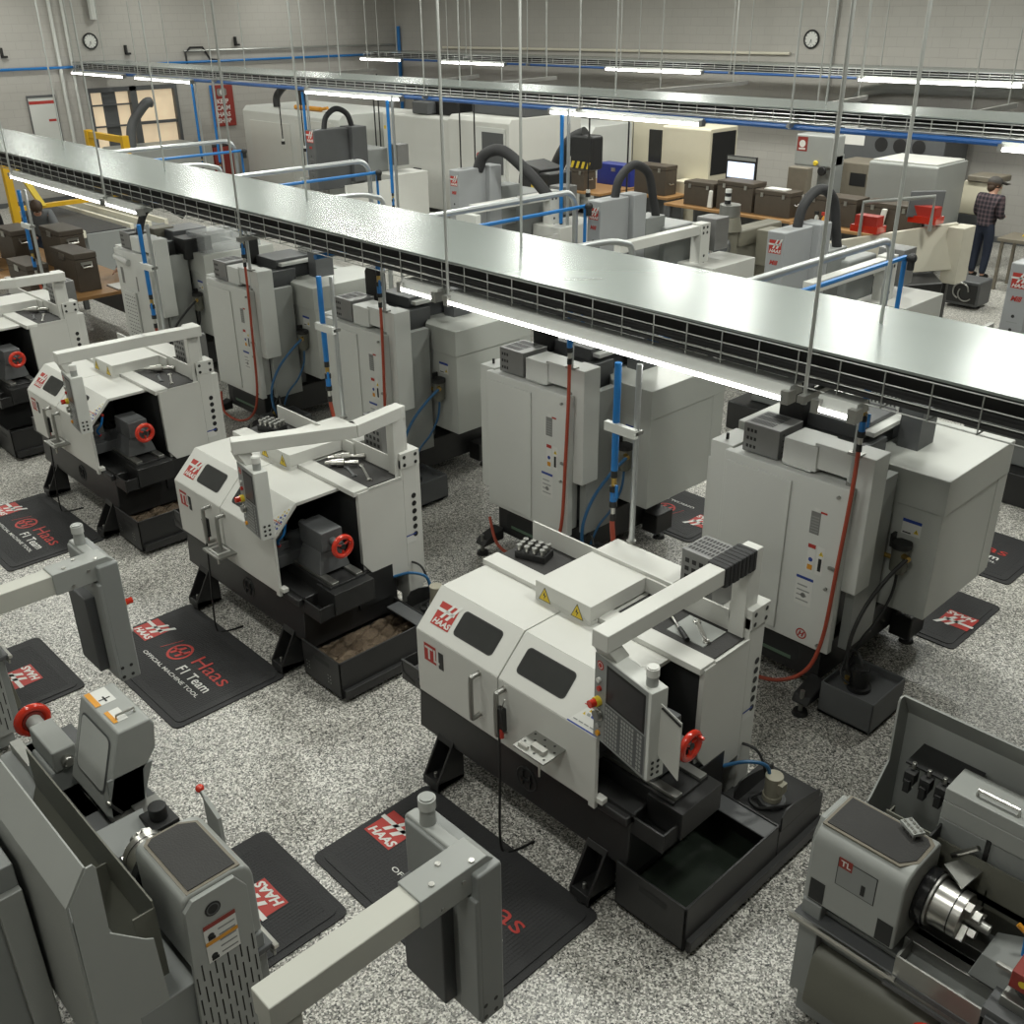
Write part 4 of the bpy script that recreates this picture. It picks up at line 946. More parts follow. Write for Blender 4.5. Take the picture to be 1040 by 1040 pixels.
for k, dx in enumerate((0, -3.22, -6.45, -9.7)):
    drop_conduit(-3.72+dx, 4.62, 1.50, 2.72, 'grey conduit rising from the back of the '+lathen[k], clamp=2.28)
    xh = -3.87+dx
    air_drop(xh, 4.60, 2.70, 1.98, [(xh-.01, 4.61, 1.58), (xh-.03, 4.66, 1.3), (xh-.10, 4.72, .95), (xh+.05, 4.75, .6)], 'blue air drop with red hose behind the '+lathen[k], .017)

# looped conduit + blue pipe pairs passing under the near tray to the next row
for k, (xa, xb) in enumerate(((-4.62, -4.55), (-8.78, -8.72), (-13.0, -12.95), (-16.9, -16.8))):
    y0, y1, z = 5.6, 9.5, 2.63
    nm = ('rightmost of the four', 'second from the right of the four', 'third from the right of the four', 'leftmost of the four')[k]
    pipe_thing('conduit_run', [(xa, y0, z), (xa, y1-.2, z)]+[(xa, y1-.2+.2*math.sin(a), z-.2+.2*math.cos(a)) for a in (.3, .6, .9, 1.2, 1.57)]+[(xa, y1, .0)], .036, 'galv', 'grey conduit bending down over the aisle, '+nm, 'conduit', 'grey conduit arms over the aisle', 10)
    def ex(mb, xa=xb, y1=y1, z=z):
        mb.ball((xa+.12, y1+.05, z-.17), .05, 'black').cyl((xa+.12, y1+.05, z-.17), (xa+.12, y1+.05, z-.28), .035, 'black', 10)
    pipe_thing('blue_air_line', [(xa+.12, y0, z-.17), (xa+.12, y1+.05, z-.17), (xa+.12, y1+.05, .0)], .026, 'pipe_blue', 'blue air line beside the grey aisle conduit, '+nm, 'pipe', 'blue air pipe arms over the aisle', 8, ex)
for k, x in enumerate((-6.55, -10.6, -14.6)):
    pipe_thing('conduit_loop', bez([(x, 6.0, 2.63), (x, 7.1, 2.63), (x, 7.75, 2.58), (x, 7.95, 2.35), (x, 7.97, 1.2), (x, 7.97, 0)], 7), .032, 'galv', 'short bent grey conduit just beyond the near tray, '+('rightmost of three', 'middle of three', 'leftmost of three')[k], 'conduit', None, 10)

# ------------------------------------------------------------------ open grey lathes (foreground)
OO = Vector((-1.6, 3.4, 0))
def open_lathe(loc, rz, label, guard_x=(-1.22, -.50), guard_fwd=False, estop=True):
    off = OO; t = thing('open_lathe', loc, label, 'lathe', 'grey open lathes in the foreground', rz)
    N = lambda: MB(off=off)
    # headstock housing
    h = N(); prof = [(3.40, .87), (3.40, 1.21), (3.408, 1.245), (3.43, 1.275), (3.46, 1.292), (3.50, 1.30), (3.70, 1.30), (3.73, 1.285), (3.74, 1.25), (3.74, .87)]
    h.prism('x', prof, -1.595, -1.15, 'grey_light')
    for a in (.02, .355): h.quad((-1.595, 3.40, 0), UX, UZ, a, a+.075, .885, 1.01, 'cavity', .0015)
    h = h.build('headstock', t, bevel=.014, seg=3)
    N().prism('z', [(-1.57, 3.465), (-1.22, 3.465), (-1.175, 3.53), (-1.175, 3.66), (-1.20, 3.69), (-1.57, 3.69)], 1.297, 1.306, 'rubber_top').build('top_mat', h)
    N().prism('z', [(-1.585, 3.45), (-1.21, 3.45), (-1.16, 3.525), (-1.16, 3.675), (-1.19, 3.705), (-1.585, 3.705)], 1.294, 1.3015, 'chest_tan').build('top_rim', h)
    g = N(); o = (-1.595, 3.40, 0)
    g.quad(o, UX, UZ, .135, .325, 1.055, 1.215, 'black', .001).quad(o, UX, UZ, .139, .321, 1.059, 1.211, 'grey_mid', .002)
    g.quad(o, UX, UZ, .139, .205, 1.165, 1.222, 'red_sign', .003); g.text(o, UX, UZ, .149, 1.178, .032, 'TL', 'white_print', bold=.02, lift=.004); g.text(o, UX, UZ, .257, 1.075, .06, '1', 'black', bold=.03, lift=.003, stretch=1.6)
    g.build('model_badge', h)
    # end plate with vents
    e = N(); e.prism('x', [(3.45, .18), (3.45, 1.20), (3.50, 1.285), (3.70, 1.285), (3.74, 1.24), (3.78, .18)], -1.622, -1.597, 'grey_light')
    g = e; o = Vector((-1.622, 3.78, 0))
    g.disc(o, -UY, UZ, .16, 1.19, .038, 'black'); g.ring(o, -UY, UZ, .16, 1.19, .03, .006, 'dark_grey', lift=.004)
    for j in range(5):
        for i in range(10): g.quad(o, -UY, UZ, .03+.031*i, .037+.031*i, .22+.135*j+(.06 if i % 2 else 0), .32+.135*j+(.06 if i % 2 else 0), 'black')
    e = g.build('end_plate', t, bevel=.003)
    g = N(); g.quad(o, -UY, UZ, .10, .255, .90, 1.12, 'white_print', .002); g.quad(o, -UY, UZ, .10, .255, 1.095, 1.12, 'red_sign', .003); g.quad(o, -UY, UZ, .10, .255, 1.0, 1.022, 'orange_print', .003)
    for z in (.93, 1.05): g.disc(o, -UY, UZ, .13, z, .016, 'black', lift=.003); g.quad(o, -UY, UZ, .115, .15, z-.025, z-.008, 'black', .003)
    for i in range(5): g.quad(o, -UY, UZ, .165, .245, .92+.035*i, .928+.035*i, 'grey_mid', .003)
    g.build('safety_label', e)
    # base and aprons
    b = N(); b.box(-1.58, .62, 3.46, 4.0, .06, .80, 'grey_mid').box(-1.2, .55, 3.55, 3.95, .0, .06, 'black')
    b.prism('x', [(3.46, .60), (3.41, .585), (3.375, .54), (3.345, .30), (3.36, .26), (3.46, .26)], -1.50, .60, 'olive_grey').box(-1.60, -1.5, 3.40, 3.46, .26, .86, 'grey_mid')
    b.box(-1.62, .65, 3.37, 3.47, .745, .78, 'dark_grey')
    b = b.build('base', t, bevel=.008)
    N().box(-1.64, -1.10, 3.355, 3.378, .755, .775, 'steel').box(-1.64, .60, 3.372, 3.385, .72, .745, 'dull_steel').box(-1.15, .55, 3.36, 3.375, .70, .72, 'dark_grey').build('front_rail', t)
    N().box(-1.15, .60, 3.52, 3.58, .80, .87, 'dull_steel').box(-1.15, .60, 3.68, 3.74, .80, .87, 'dull_steel').box(-1.15, .60, 3.58, 3.68, .76, .80, 'black_cast').build('bed_ways', t, bevel=.003)
    # chuck
    cy, cz = 3.63, 1.06
    N().cyl((-1.15, cy, cz), (-1.10, cy, cz), .135, 'black_gloss', 32).cyl((-1.10, cy, cz), (-1.085, cy, cz), .125, 'dull_steel', 32).build('spindle_nose', t, bevel=.004)
    c = N().cyl((-1.085, cy, cz), (-.955, cy, cz), .108, 'steel', 36).cyl((-1.0, cy, cz), (-.994, cy, cz), .1095, 'black', 36, cap=False).build('chuck', t, bevel=.004)
    for k in range(3):
        a = 2*PI*k/3+.35; M = Matrix.Translation((0, cy, cz)) @ Matrix.Rotation(a, 4, 'X')
        j = MB(off=off, M=M); j.box(-.957, -.925, -.022, .022, .030, .104, 'steel').box(-.925, -.89, -.022, .022, .030, .065, 'steel'); j.build('jaw', c, bevel=.003)
    N().cyl((-.955, cy, cz), (-.85, cy, cz), .024, 'dull_steel', 16).build('workpiece', c)
    # front chip tray and cross slide
    tr = N(); tr.box(-1.12, -.74, 3.375, 3.385, .76, .89, 'dull_steel').box(-1.12, -1.11, 3.385, 3.52, .76, .89, 'dull_steel').box(-.75, -.74, 3.385, 3.52, .76, .85, 'dull_steel').box(-1.12, -.74, 3.385, 3.52, .76, .775, 'dark_grey').build('chip_tray', t)
    s = N(); s.box(-.74, -.38, 3.36, 3.78, .87, .93, 'dark_grey').box(-.70, -.45, 3.42, 3.62, .93, .98, 'dull_steel')
    s.hexa([(-.86, 3.50, .90), (-.66, 3.50, .90), (-.66, 3.76, .90), (-.86, 3.76, .90)], [(-.84, 3.56, .99), (-.66, 3.50, 1.05), (-.66, 3.76, 1.05), (-.84, 3.72, .99)], 'grey_mid')
    s.box(-.72, -.42, 3.345, 3.36, .60, .90, 'dark_grey'); s = s.build('carriage', t, bevel=.004)
    if guard_fwd:
        tp = N(); tp.box(-.86, -.70, 3.40, 3.54, .94, 1.05, 'black').cyl((-.78, 3.47, 1.05), (-.78, 3.47, 1.12), .045, 'black', 16).box(-.95, -.86, 3.42, 3.44, 1.0, 1.03, 'dull_steel').box(-.70, -.55, 3.38, 3.52, .93, 1.0, 'dull_steel')
        tp.build('tool_post', s, bevel=.004)
        lp = N().hexa([(-1.13, 3.30, .88), (-.99, 3.30, .88), (-.99, 3.318, .88), (-1.13, 3.318, .88)], [(-1.10, 3.29, 1.14), (-.97, 3.29, 1.20), (-.97, 3.31, 1.20), (-1.10, 3.31, 1.14)], 'grey_light').build('lever_plate', t)
        N().cyl((-.975, 3.30, 1.19), (-.945, 3.30, 1.21), .012, 'dull_steel').ball((-.93, 3.30, 1.22), .022, 'red_gloss').build('lever_knob', lp)
    else:
        tp = N(); tp.cyl((-.62, 3.52, .98), (-.62, 3.52, 1.02), .06, 'black', 18).box(-.69, -.55, 3.45, 3.59, 1.02, 1.11, 'red_sign').cyl((-.62, 3.52, 1.11), (-.62, 3.52, 1.15), .03, 'black', 14)
        tp.disc((-.69, 3.45, 1.02), UX, UZ, .05, .045, .017, 'safety_yellow').box(-.76, -.69, 3.47, 3.49, 1.06, 1.08, 'dull_steel')
        tp = tp.build('tool_post', s, bevel=.004)
        N().cyl((-.70, 3.62, 1.0), (-.72, 3.66, 1.13), .008, 'pipe_blue', 8).cyl((-.72, 3.66, 1.13), (-.76, 3.66, 1.15), .012, 'orange_print', 8).build('coolant_nozzle', tp)
    N().torus((-.86, 3.25, .67), .085, .02, 'red_gloss', axis='y').cyl((-.86, 3.28, .67), (-.86, 3.40, .67), .018, 'dull_steel', 10).cyl((-.945, 3.25, .67), (-.775, 3.25, .67), .009, 'red_gloss', 8).build('handwheel', t)
    # tailstock
    ts = N(); ts.hexa([(-.04, 3.50, .87), (.28, 3.50, .87), (.28, 3.76, .87), (-.04, 3.76, .87)], [(-.02, 3.55, 1.0), (.26, 3.55, 1.0), (.26, 3.71, 1.0), (-.02, 3.71, 1.0)], 'grey_mid')
    ts.box(-.04, .28, 3.565, 3.695, 1.0, 1.135, 'grey_light').cyl((-.04, 3.63, 1.07), (-.09, 3.63, 1.07), .03, 'steel', 14).cyl((.28, 3.63, 1.07), (.41, 3.63, 1.07), .045, 'grey_light', 14); ts = ts.build('tailstock', t, bevel=.012)
    N().torus((.42, 3.63, 1.07), .080, .024, 'red_gloss', axis='x').cyl((.40, 3.63, 1.07), (.43, 3.63, 1.07), .06, 'red_sign', 20).build('handwheel', ts)
    # splash guard
    g = N(); g.strip('x', [(4.055, 1.70), (4.15, 1.555), (4.165, .60)], -1.57, .72, .010, 'grey_light')
    ep = [(4.055, 1.70), (4.03, 1.70), (4.02, 1.68), (4.03, 1.33), (3.90, 1.19), (3.87, 1.17), (3.86, .73), (3.89, .64), (4.155, .64), (4.16, .95), (4.145, 1.565)]
    g.prism('x', ep, -1.578, -1.568, 'grey_light').prism('x', ep, .715, .725, 'grey_light')
    sp = g.build('splash_guard', t)
    N().strip('x', [(3.80, 1.24), (3.80, 1.0), (3.88, .80)], -1.45, -.05, .008, 'olive_grey').box(-1.455, -1.447, 3.80, 3.90, .80, 1.20, 'olive_grey').box(-.95, -.942, 3.80, 3.92, .85, 1.1, 'olive_grey').build('inner_shield', t)
    if not guard_fwd:
        q = N(); q.quad((-1.45, 4.02, .8), UX, UZ, .02, .17, .02, .20, 'white_print'); q.build('inner_label', sp)
        sh = N().box(-1.46, -1.16, 3.95, 4.135, 1.425, 1.435, 'black').build('tool_shelf', sp)
        for k in range(4):
            xx = -1.44+.075*k; z = 1.425
            N().box(xx, xx+.05, 3.90, 3.955, z-.07, z-.005, 'black').box(xx+.01, xx+.04, 3.885, 3.925, z-.11, z-.04, 'black').cyl((xx+.025, 3.94, z), (xx+.025, 3.94, z+.035), .011, 'steel', 8).build('tool_holder', sh, bevel=.002)
    # sliding chuck guard
    if guard_fwd:
        x0, x1 = -.545, -.10
        pr = [(3.50, 1.45), (3.33, 1.45), (3.31, 1.41), (3.33, 1.27), (3.405, 1.17), (3.43, .97), (3.43, .76), (3.47, .74), (3.64, 1.0)]
        k = N().prism('x', pr, x0, x1, 'grey_light').build('chuck_guard', t, bevel=.012)
        w = Vector((0, -.14, .45)).normalized(); o = Vector((x1, 3.64, 1.0)); q = N()
        q.rrect(o, -UX, w, .05, .39, .09, .41, .04, 'dark_grey', .004); q.rrect(o, -UX, w, .06, .38, .10, .40, .035, 'clear_plastic', .006); q.build('window', k)
        hx = x0+.11; N().tube([(hx, 3.36, 1.45), (hx, 3.36, 1.475), (hx+.0, 3.455, 1.475), (hx, 3.455, 1.45)][::1], .007, 'steel', 8).build('handle', k)
        q = N(); o = Vector((x1, 3.49, 1.45)); q.quad(o, -UX, -UY, .02, .17, .0, .11, 'white_print'); q.quad(o, -UX, -UY, .02, .17, .0, .03, 'orange_print', .003); q.quad(o, -UX, -UY, .24, .36, .01, .085, 'white_print'); q.quad(o, -UX, -UY, .24, .36, .01, .032, 'orange_print', .003); q.quad(o, -UX, -UY, .10, .155, .06, .07, 'black', .003); q.quad(o, -UX, -UY, .12, .13, .035, .095, 'black', .003)
        q.build('warning_label', k)
        N().hexa([(x0+.03, 3.50, .85), (x0+.0, 3.50, .85), (x0, 3.62, .85), (x0+.03, 3.62, .85)], [(x0+.012, 3.36, 1.2), (x0, 3.36, 1.2), (x0, 3.6, 1.2), (x0+.012, 3.6, 1.2)], 'grey_mid').cyl((x0-.006, 3.62, 1.08), (x0-.006, 3.5, .86), .009, 'black', 8).ball((x0-.006, 3.62, 1.08), .014, 'steel').build('pivot_arm', k)
    else:
        x0, x1 = guard_x
        k = N().box(x0, x1, 3.83, 4.02, 1.43, 1.50, 'grey_light').box(x0, x1, 3.83, 3.85, 1.33, 1.43, 'grey_light').box(x0, x0+.22, 3.83, 3.85, 1.06, 1.33, 'grey_mid').box(x0, x0+.02, 3.85, 4.02, 1.06, 1.43, 'grey_mid').box(x0, x1, 3.80, 3.90, 1.02, 1.07, 'dark_grey')
        k = k.build('chuck_guard', t, bevel=.006)
        N().box(x0+.22, x1-.02, 3.836, 3.844, 1.09, 1.33, 'grey_mid').box(x0+.215, x0+.235, 3.826, 3.85, 1.07, 1.34, 'black').box(x0+.2, x1, 3.826, 3.85, 1.07, 1.09, 'black').build('window', k)
        N().tube([(x0+.12, 3.88, 1.50), (x0+.12, 3.88, 1.53), (x0+.30, 3.88, 1.53), (x0+.30, 3.88, 1.50)], .009, 'steel', 8).build('handle', k)
        q = N(); q.quad((x0, 3.83, 1.50), UX, UY, .46, .60, .02, .12, 'safety_yellow'); q.build('warning_label', k)
        N().prism('z', [(-1.12, 3.72), (-1.0, 3.64), (-.98, 3.80), (-1.06, 3.85)], 1.18, 1.19, 'dull_steel').box(-1.21, -1.20, 3.72, 3.95, 1.10, 1.30, 'black').cyl((-1.12, 3.80, 1.19), (-1.02, 3.80, 1.30), .012, 'steel', 8).build('indicator_bracket', t)
    # rear electrical cabinet
    N().box(-1.02, .55, 4.19, 4.62, .25, 1.42, 'grey_mid').box(-1.06, -1.02, 4.19, 4.3, .3, 1.3, 'grey_light').build('electrical_cabinet', t, bevel=.006)
    for xx in (-1.45, .5):
        for yy in (3.55, 3.9): N().cyl((xx, yy, 0), (xx, yy, .06), .045, 'black', 14).build('foot', t)
    # control arm with pendant
    N().box(.594, .701, 3.80, 3.910, .1, 1.68, 'arm_white').build('arm_post', t, bevel=.006)
    bm_ = N().box(.590, .705, 3.285, 3.915, 1.68, 1.80, 'arm_white').build('arm_beam', t, bevel=.006)
    kn = N().prism('x', [(3.30, 1.675), (2.99, 1.675), (2.945, 1.72), (2.945, 1.775), (2.98, 1.81), (3.30, 1.81)], .580, .715, 'grey_light').build('arm_knuckle', t, bevel=.005)
    for a, b2 in ((3.22, .615), (3.14, .675), (3.04, .60)): N().cyl((b2, a, 1.81), (b2, a, 1.816), .012, 'steel', 10).build('bolt', kn)
    for yy, z in ((3.2, 1.70), (3.1, 1.76), (3.0, 1.72)): N().cyl((.58, yy, z), (.574, yy, z), .010, 'dull_steel', 10).build('bolt', kn)
    p = N().box(.545, .985, 2.935, 3.06, .97, 1.775, 'grey_mid'); p.prism('y', [(.66, 1.79), (.985, 1.79), (1.0, 1.77), (1.0, 1.0), (.90, .93), (.66, .93)], 2.985, 3.045, 'grey_light')
    p = p.build('control_pendant', t, bevel=.012)
    q = N().box(.70, .96, 3.05, 3.12, 1.0, 1.52, 'dark_grey').box(.545, .66, 3.05, 3.075, 1.0, 1.66, 'grey_mid').build('rear_cover', p, bevel=.008)
    q = N(); o = Vector((.545, 3.06, .97))
    for a, z in ((.02, .035), (.075, .035), (.02, .10), (.075, .10)): q.disc(o, -UY, UZ, a, z, .011, 'black')
    q.build('sockets', p)
    N().cyl((.89, 3.01, 1.79), (.89, 3.01, 1.865), .034, 'grey_light', 20, r2=.030).cyl((.89, 3.01, 1.865), (.89, 3.01, 1.91), .036, 'clear_plastic', 20).cyl((.89, 3.01, 1.91), (.89, 3.01, 1.917), .029, 'grey_light', 20).build('beacon', p)
    q = N(); q.quad((.545, 2.935, .97), UX, UZ, .10, .40, .35, .72, 'screen_dark', .002).quad((.545, 2.935, .97), UX, UZ, .10, .40, .03, .31, 'dark_grey', .002); q.build('screen', p)
    if estop: N().cyl((.59, 2.955, 1.47), (.59, 2.93, 1.47), .025, 'safety_yellow', 14).cyl((.59, 2.93, 1.47), (.59, 2.885, 1.47), .02, 'red_gloss', 14).build('emergency_stop', p)
    if estop: N().cyl((.58, 2.955, 1.28), (.58, 2.92, 1.28), .014, 'white_print', 10).build('key_switch', p)
    return t
open_lathe(OO, 0, 'grey open lathe at right bottom, bare chuck and open front')
FL = Vector((-3.22, 1.46, 0))
open_lathe(FL, PI, 'grey open lathe at bottom left with sheet metal guard over its bed', guard_fwd=True)
open_lathe(FL+Vector((-3.3, 0, 0)), PI, 'grey open lathe at left edge showing only its perforated end and arm', guard_fwd=True)
open_lathe(FL+Vector((3.27, 0, 0)), PI, 'grey open lathe beyond bottom edge, only its arm and pendant in view', guard_fwd=True, estop=False)
t = thing('bead_tray', (-1.27, 3.67, 1.306), 'small perforated bit holder standing on the mat of the right open lathe', 'tool rack', None, -.5)
m_ = MB(); m_.box(-.05, .05, -.03, .03, .025, .04, 'grey_light'); m_.build('plate', t)
for i in range(4):
    for j in range(2): MB().cyl((-.036+.024*i, -.015+.03*j, 0), (-.036+.024*i, -.015+.03*j, .045), .008, 'steel', 10).build('bit', t)

# ------------------------------------------------------------------ toolroom mills across the aisle
def toolroom_mill(x, y, label, body='grey_head', s=1., arm=True, hose=True, stripes=False):
    t = thing('toolroom_mill', (x, y, 0), label, 'milling machine', 'toolroom mills across the aisle')
    N = lambda: MB()
    N().box(-.55, .75, .35, 1.9, 0, .35, 'black_cast').box(-.35, .55, .55, 1.7, .35, .9, 'grey_mid').build('base', t, bevel=.02)
    N().box(-.75, .95, .25, .75, .90, 1.02, 'dull_steel').box(-.6, .8, .3, .7, .8, .9, 'grey_mid').build('table', t, bevel=.01)
    N().box(-.25, .40, 1.1, 1.75, .35, 2.05, 'grey_mid').build('column', t, bevel=.03)
    h = N().box(0, .22*s, 0, .55*s, 1.35, 2.5, body).build('spindle_head', t, bevel=.015)
    N().box(.03, .30*s, .55*s, .80*s, 1.45, 2.52, body).box(.0, .3, .80*s, 1.2, 1.6, 2.2, 'grey_mid').build('head_rear_cover', t, bevel=.015)
    N().cyl((.11*s, .28, 1.35), (.11*s, .28, 1.12), .07, 'dull_steel', 16).cyl((.11*s, .28, 1.12), (.11*s, .28, 1.04), .02, 'steel', 10).build('spindle', h)
    g = MB(); o = Vector((0, 0, 1.35)); maker_logo(g, o, UX, UZ, .035*s, .92, .15*s)
    g.text(o, UX, UZ, .11*s, .80, .05, 'Mill', 'red_print', bold=.04, shear=.25, center=True)
    for k in range(4): g.disc(o, UX, UZ, .11*s, .66-.13*k, .016, 'black', 10); g.quad(o, UX, UZ, .06*s, .16*s, .60-.13*k, .605-.13*k, 'grey_mid')
    g.build('logo', h)
    g = MB(); g.rrect((.03, .05, 2.5), UX, UY, .02, .14, .08, .24, .02, 'grey_mid'); g.build('top_plate', h)
    if hose == 'side':
        N().tube(bez([(.15, .45, 2.45), (.25, .5, 2.68), (.55, .6, 2.75), (.95, .75, 2.45), (1.25, .85, 2.15)], 8), .085, 'rubber', 12).build('cable_hose', t)
    elif hose:
        N().tube(bez([(.12, .38, 2.48), (.13, .45, 2.72), (.16, .68, 2.86), (.20, .92, 2.74), (.22, 1.02, 2.42), (.24, 1.1, 2.1)], 8), .055, 'rubber', 12).build('cable_hose', t)
    N().box(.40, .72, 1.75, 2.05, 1.70, 2.12, 'vent_metal').build('vent_box', t, bevel=.01)
    for a in (-.65, .95): N().box(a, a+.05, .2, 1.5, .95, 1.5, 'white_paint').build('splash_panel', t)
    N().box(.42, 1.02, 1.35, 2.3, .4, 1.58, 'white_paint').build('side_cabinet', t, bevel=.01)
    if arm:
        N().box(.56, .68, -.12, 1.46, 1.95, 2.07, 'white_paint').build('arm_beam', t, bevel=.006)
        p = N().box(.54, .70, 1.46, 1.66, .9, 2.09, 'white_paint').build('arm_post', t, bevel=.006)
        g = MB(); o = Vector((.70, 1.46, 1.47))
        for a, z in ((.05, .5), (.13, .5), (.05, .57), (.13, .57), (.09, .2), (.09, .1)): g.disc(o, UY, UZ, a, z, .02, 'black')
        g.build('bolts', p)
        N().box(.36, .80, -.20, -.10, 1.30, 1.95, 'panel_paint').build('control_pendant', t, bevel=.008)
    return t
toolroom_mill(-8.78, 9.72, 'grey toolroom mill with black hose loop, just left of the old manual mill')
toolroom_mill(-6.08, 9.60, 'grey toolroom mill with black hose loop right of the old manual mill')
toolroom_mill(-3.62, 9.86, 'grey toolroom mill head cut by the right picture edge', hose=False)
toolroom_mill(-12.1, 10.3, 'grey toolroom mill in the middle distance before the big white machine', hose='side')
toolroom_mill(-18.5, 12.0, 'dark grey toolroom mill at the far left before the big white machine', body='dark_grey', s=1.5, arm=False)

# old manual knee mill
t = thing('manual_mill', (-8.6, 13.0, 0), 'old olive green manual knee mill with round head and handwheels', 'milling machine')
N = lambda: MB()
N().box(-.35, .35, -.3, .6, 0, .18, 'old_green').box(-.22, .22, .0, .5, .18, 1.5, 'old_green').build('column', t, bevel=.04)
N().box(-.2, .2, -.45, .0, .55, .85, 'old_green').cyl((0, -.25, .1), (0, -.25, .55), .05, 'dull_steel').build('knee', t, bevel=.03)
tb = N().box(-.75, .6, -.45, -.15, .95, 1.05, 'dull_steel').box(-.3, .3, -.42, -.15, .85, .95, 'old_green').build('table', t, bevel=.01)
for sx in (-.82, .67):
    N().torus((sx, -.3, 1.0), .10, .012, 'dull_steel', axis='x').cyl((sx-.05, -.3, 1.0), (sx+.05, -.3, 1.0), .02, 'dull_steel').cyl((sx, -.4, 1.0), (sx, -.2, 1.0), .01, 'dull_steel', 6).build('handwheel', tb)
N().box(-.14, .14, -.35, .75, 1.5, 1.75, 'old_green').build('ram', t, bevel=.04)
hd = N().cyl((0, -.45, 1.15), (0, -.45, 1.75), .14, 'old_green', 20).cyl((0, -.45, 1.75), (0, -.45, 1.95), .20, 'old_green', 20, r2=.15).cyl((0, -.45, 1.95), (0, -.45, 2.12), .15, 'dull_steel', 20).cyl((0, -.45, 1.0), (0, -.45, 1.15), .05, 'steel', 14).build('head', t, bevel=.01)
N().cyl((.02, -.62, 1.55), (.02, -.66, 1.55), .16, 'dark_grey', 22).torus((.02, -.67, 1.55), .15, .014, 'dull_steel', axis='y').build('feed_dial', hd)
b_ = N()
for k in range(4): b_.cyl((-.05, -.45, 2.12+.05*k), (-.05, -.45, 2.17+.05*k), .045, ('black', 'white_print')[k % 2], 14)
b_.build('striped_cap', hd)
N().box(.25, .50, -.1, .25, 1.25, 1.75, 'old_green').cyl((.5, .05, 1.5), (.52, .05, 1.5), .04, 'safety_yellow').build('switch_box', t, bevel=.01)
N().tube(bez([(-.1, -.55, 1.3), (-.3, -.6, 1.45), (-.42, -.5, 1.35), (-.4, -.42, 1.1)], 6), .02, 'pipe_blue').build('coolant_hose', t)
t = thing('old_lathe', (-10.6, 12.9, 0), 'old olive grey manual lathe with levers left of the green knee mill', 'lathe')
N().box(-.6, .9, -.25, .25, 0, .75, 'old_green').build('base', t, bevel=.02)
N().box(-.6, .0, -.3, .3, .75, 1.35, 'old_green').build('headstock', t, bevel=.03)
N().box(0, .95, -.18, .18, .75, .88, 'dull_steel').build('bed', t, bevel=.01)
N().cyl((0, 0, 1.1), (.12, 0, 1.1), .13, 'dull_steel', 20).build('chuck', t)
N().torus((.5, -.32, .9), .1, .014, 'dull_steel', axis='y').box(.38, .62, -.3, .2, .88, 1.0, 'old_green').build('carriage', t)
N().disc((-.45, -.3, 1.05), UX, UZ, 0, 0, .07, 'red_print').build('emblem', t)
# dark manual machine left of the gate machines
t = thing('old_lathe', (-21.0, 14.6, 0), 'dark old machine with flex hoses before the far left white machine', 'lathe')
N().box(-.5, 1.2, -.3, .3, 0, .9, 'dark_grey').box(-.2, .9, -.2, .2, .9, 1.0, 'dull_steel').build('base', t, bevel=.02)
N().box(.3, .75, -.2, .2, 1.0, 1.45, 'old_green').cyl((.5, 0, 1.45), (.5, 0, 1.8), .12, 'old_green').box(.35, .5, -.15, .15, 1.6, 1.95, 'old_green').build('head', t, bevel=.03)
N().torus((-.1, -.1, 1.2), .22, .02, 'black', axis='y', arc=(0, .6)).torus((-.45, -.1, 1.2), .18, .02, 'black', axis='y', arc=(0, .5)).build('flex_hose', t)

# ------------------------------------------------------------------ big machines along the far side
def enclosure(name, label, x0, x1, y0, y1, h, m, cat='machining center', parts=(), chamf=.12):
    t = thing(name, (x0, y0, 0), label, cat); off = (x0, y0, 0)
    MB(off=off).prism('x', [(y0, .12), (y0, h-chamf), (y0+chamf, h), (y1, h), (y1, .12)], x0, x1, m).build('enclosure', t, bevel=.02)
    MB(off=off).box(x0+.1, x1-.1, y0+.1, y1-.1, 0, .12, 'black_cast').build('base', t)
    return t, off
t, off = enclosure('machining_center', 'large white machining center at the far left with a black gooseneck on top', -27.6, -22.9, 15.9, 18.2, 2.25, 'panel_paint')
d = MB(off=off).box(-24.9, -23.2, 15.86, 15.9, .3, 2.05, 'white_paint').build('door', t, bevel=.01)
MB(off=off).box(-24.6, -24.56, 15.84, 15.86, .9, 1.4, 'black').build('handle', d)
MB(off=off).box(-27.2, -25.2, 15.87, 15.9, .3, 1.9, 'white_paint').build('side_panel', t, bevel=.01)
MB(off=off).tube(bez([(-26.4, 16.3, 2.25), (-26.4, 16.35, 2.55), (-26.0, 16.5, 2.85), (-25.6, 16.6, 2.7), (-25.55, 16.6, 2.3)], 6), .10, 'black', 10).build('gooseneck', t)
MB(off=off).cyl((-25.3, 16.2, 2.31), (-24.1, 16.2, 2.31), .06, 'orange_print', 10).cyl((-24.1, 16.2, 2.31), (-23.8, 16.2, 2.36), .04, 'orange_print', 10).build('lifting_bar', t)
t, off = enclosure('machining_center', 'tall white machining center in the far middle, plain wall of sheet metal', -22.4, -19.8, 16.9, 19.2, 2.3, 'white_paint', chamf=.05)
g = MB(off=off)
for z in (1.0, .62): g.box(-21.2, -20.9, 16.87, 16.9, z, z+.05, 'black')
g.build('handles', t); g = MB(off=off); o = (-22.4, 16.9, 0)
for z in (1.9, 1.2): g.quad(o, UX, UZ, .05, .13, z, z+.08, 'safety_yellow')
g.build('labels', t)
MB(off=off).box(-21.6, -19.9, 17.3, 19.0, 2.3, 2.75, 'black').box(-21.3, -20.7, 17.0, 17.3, 2.32, 2.6, 'dark_grey').build('roof_unit', t, bevel=.03)
t, off = enclosure('machining_center', 'white machining center with slanted windowed front in the far middle', -19.7, -17.6, 16.8, 19.2, 2.4, 'white_paint', chamf=.1)
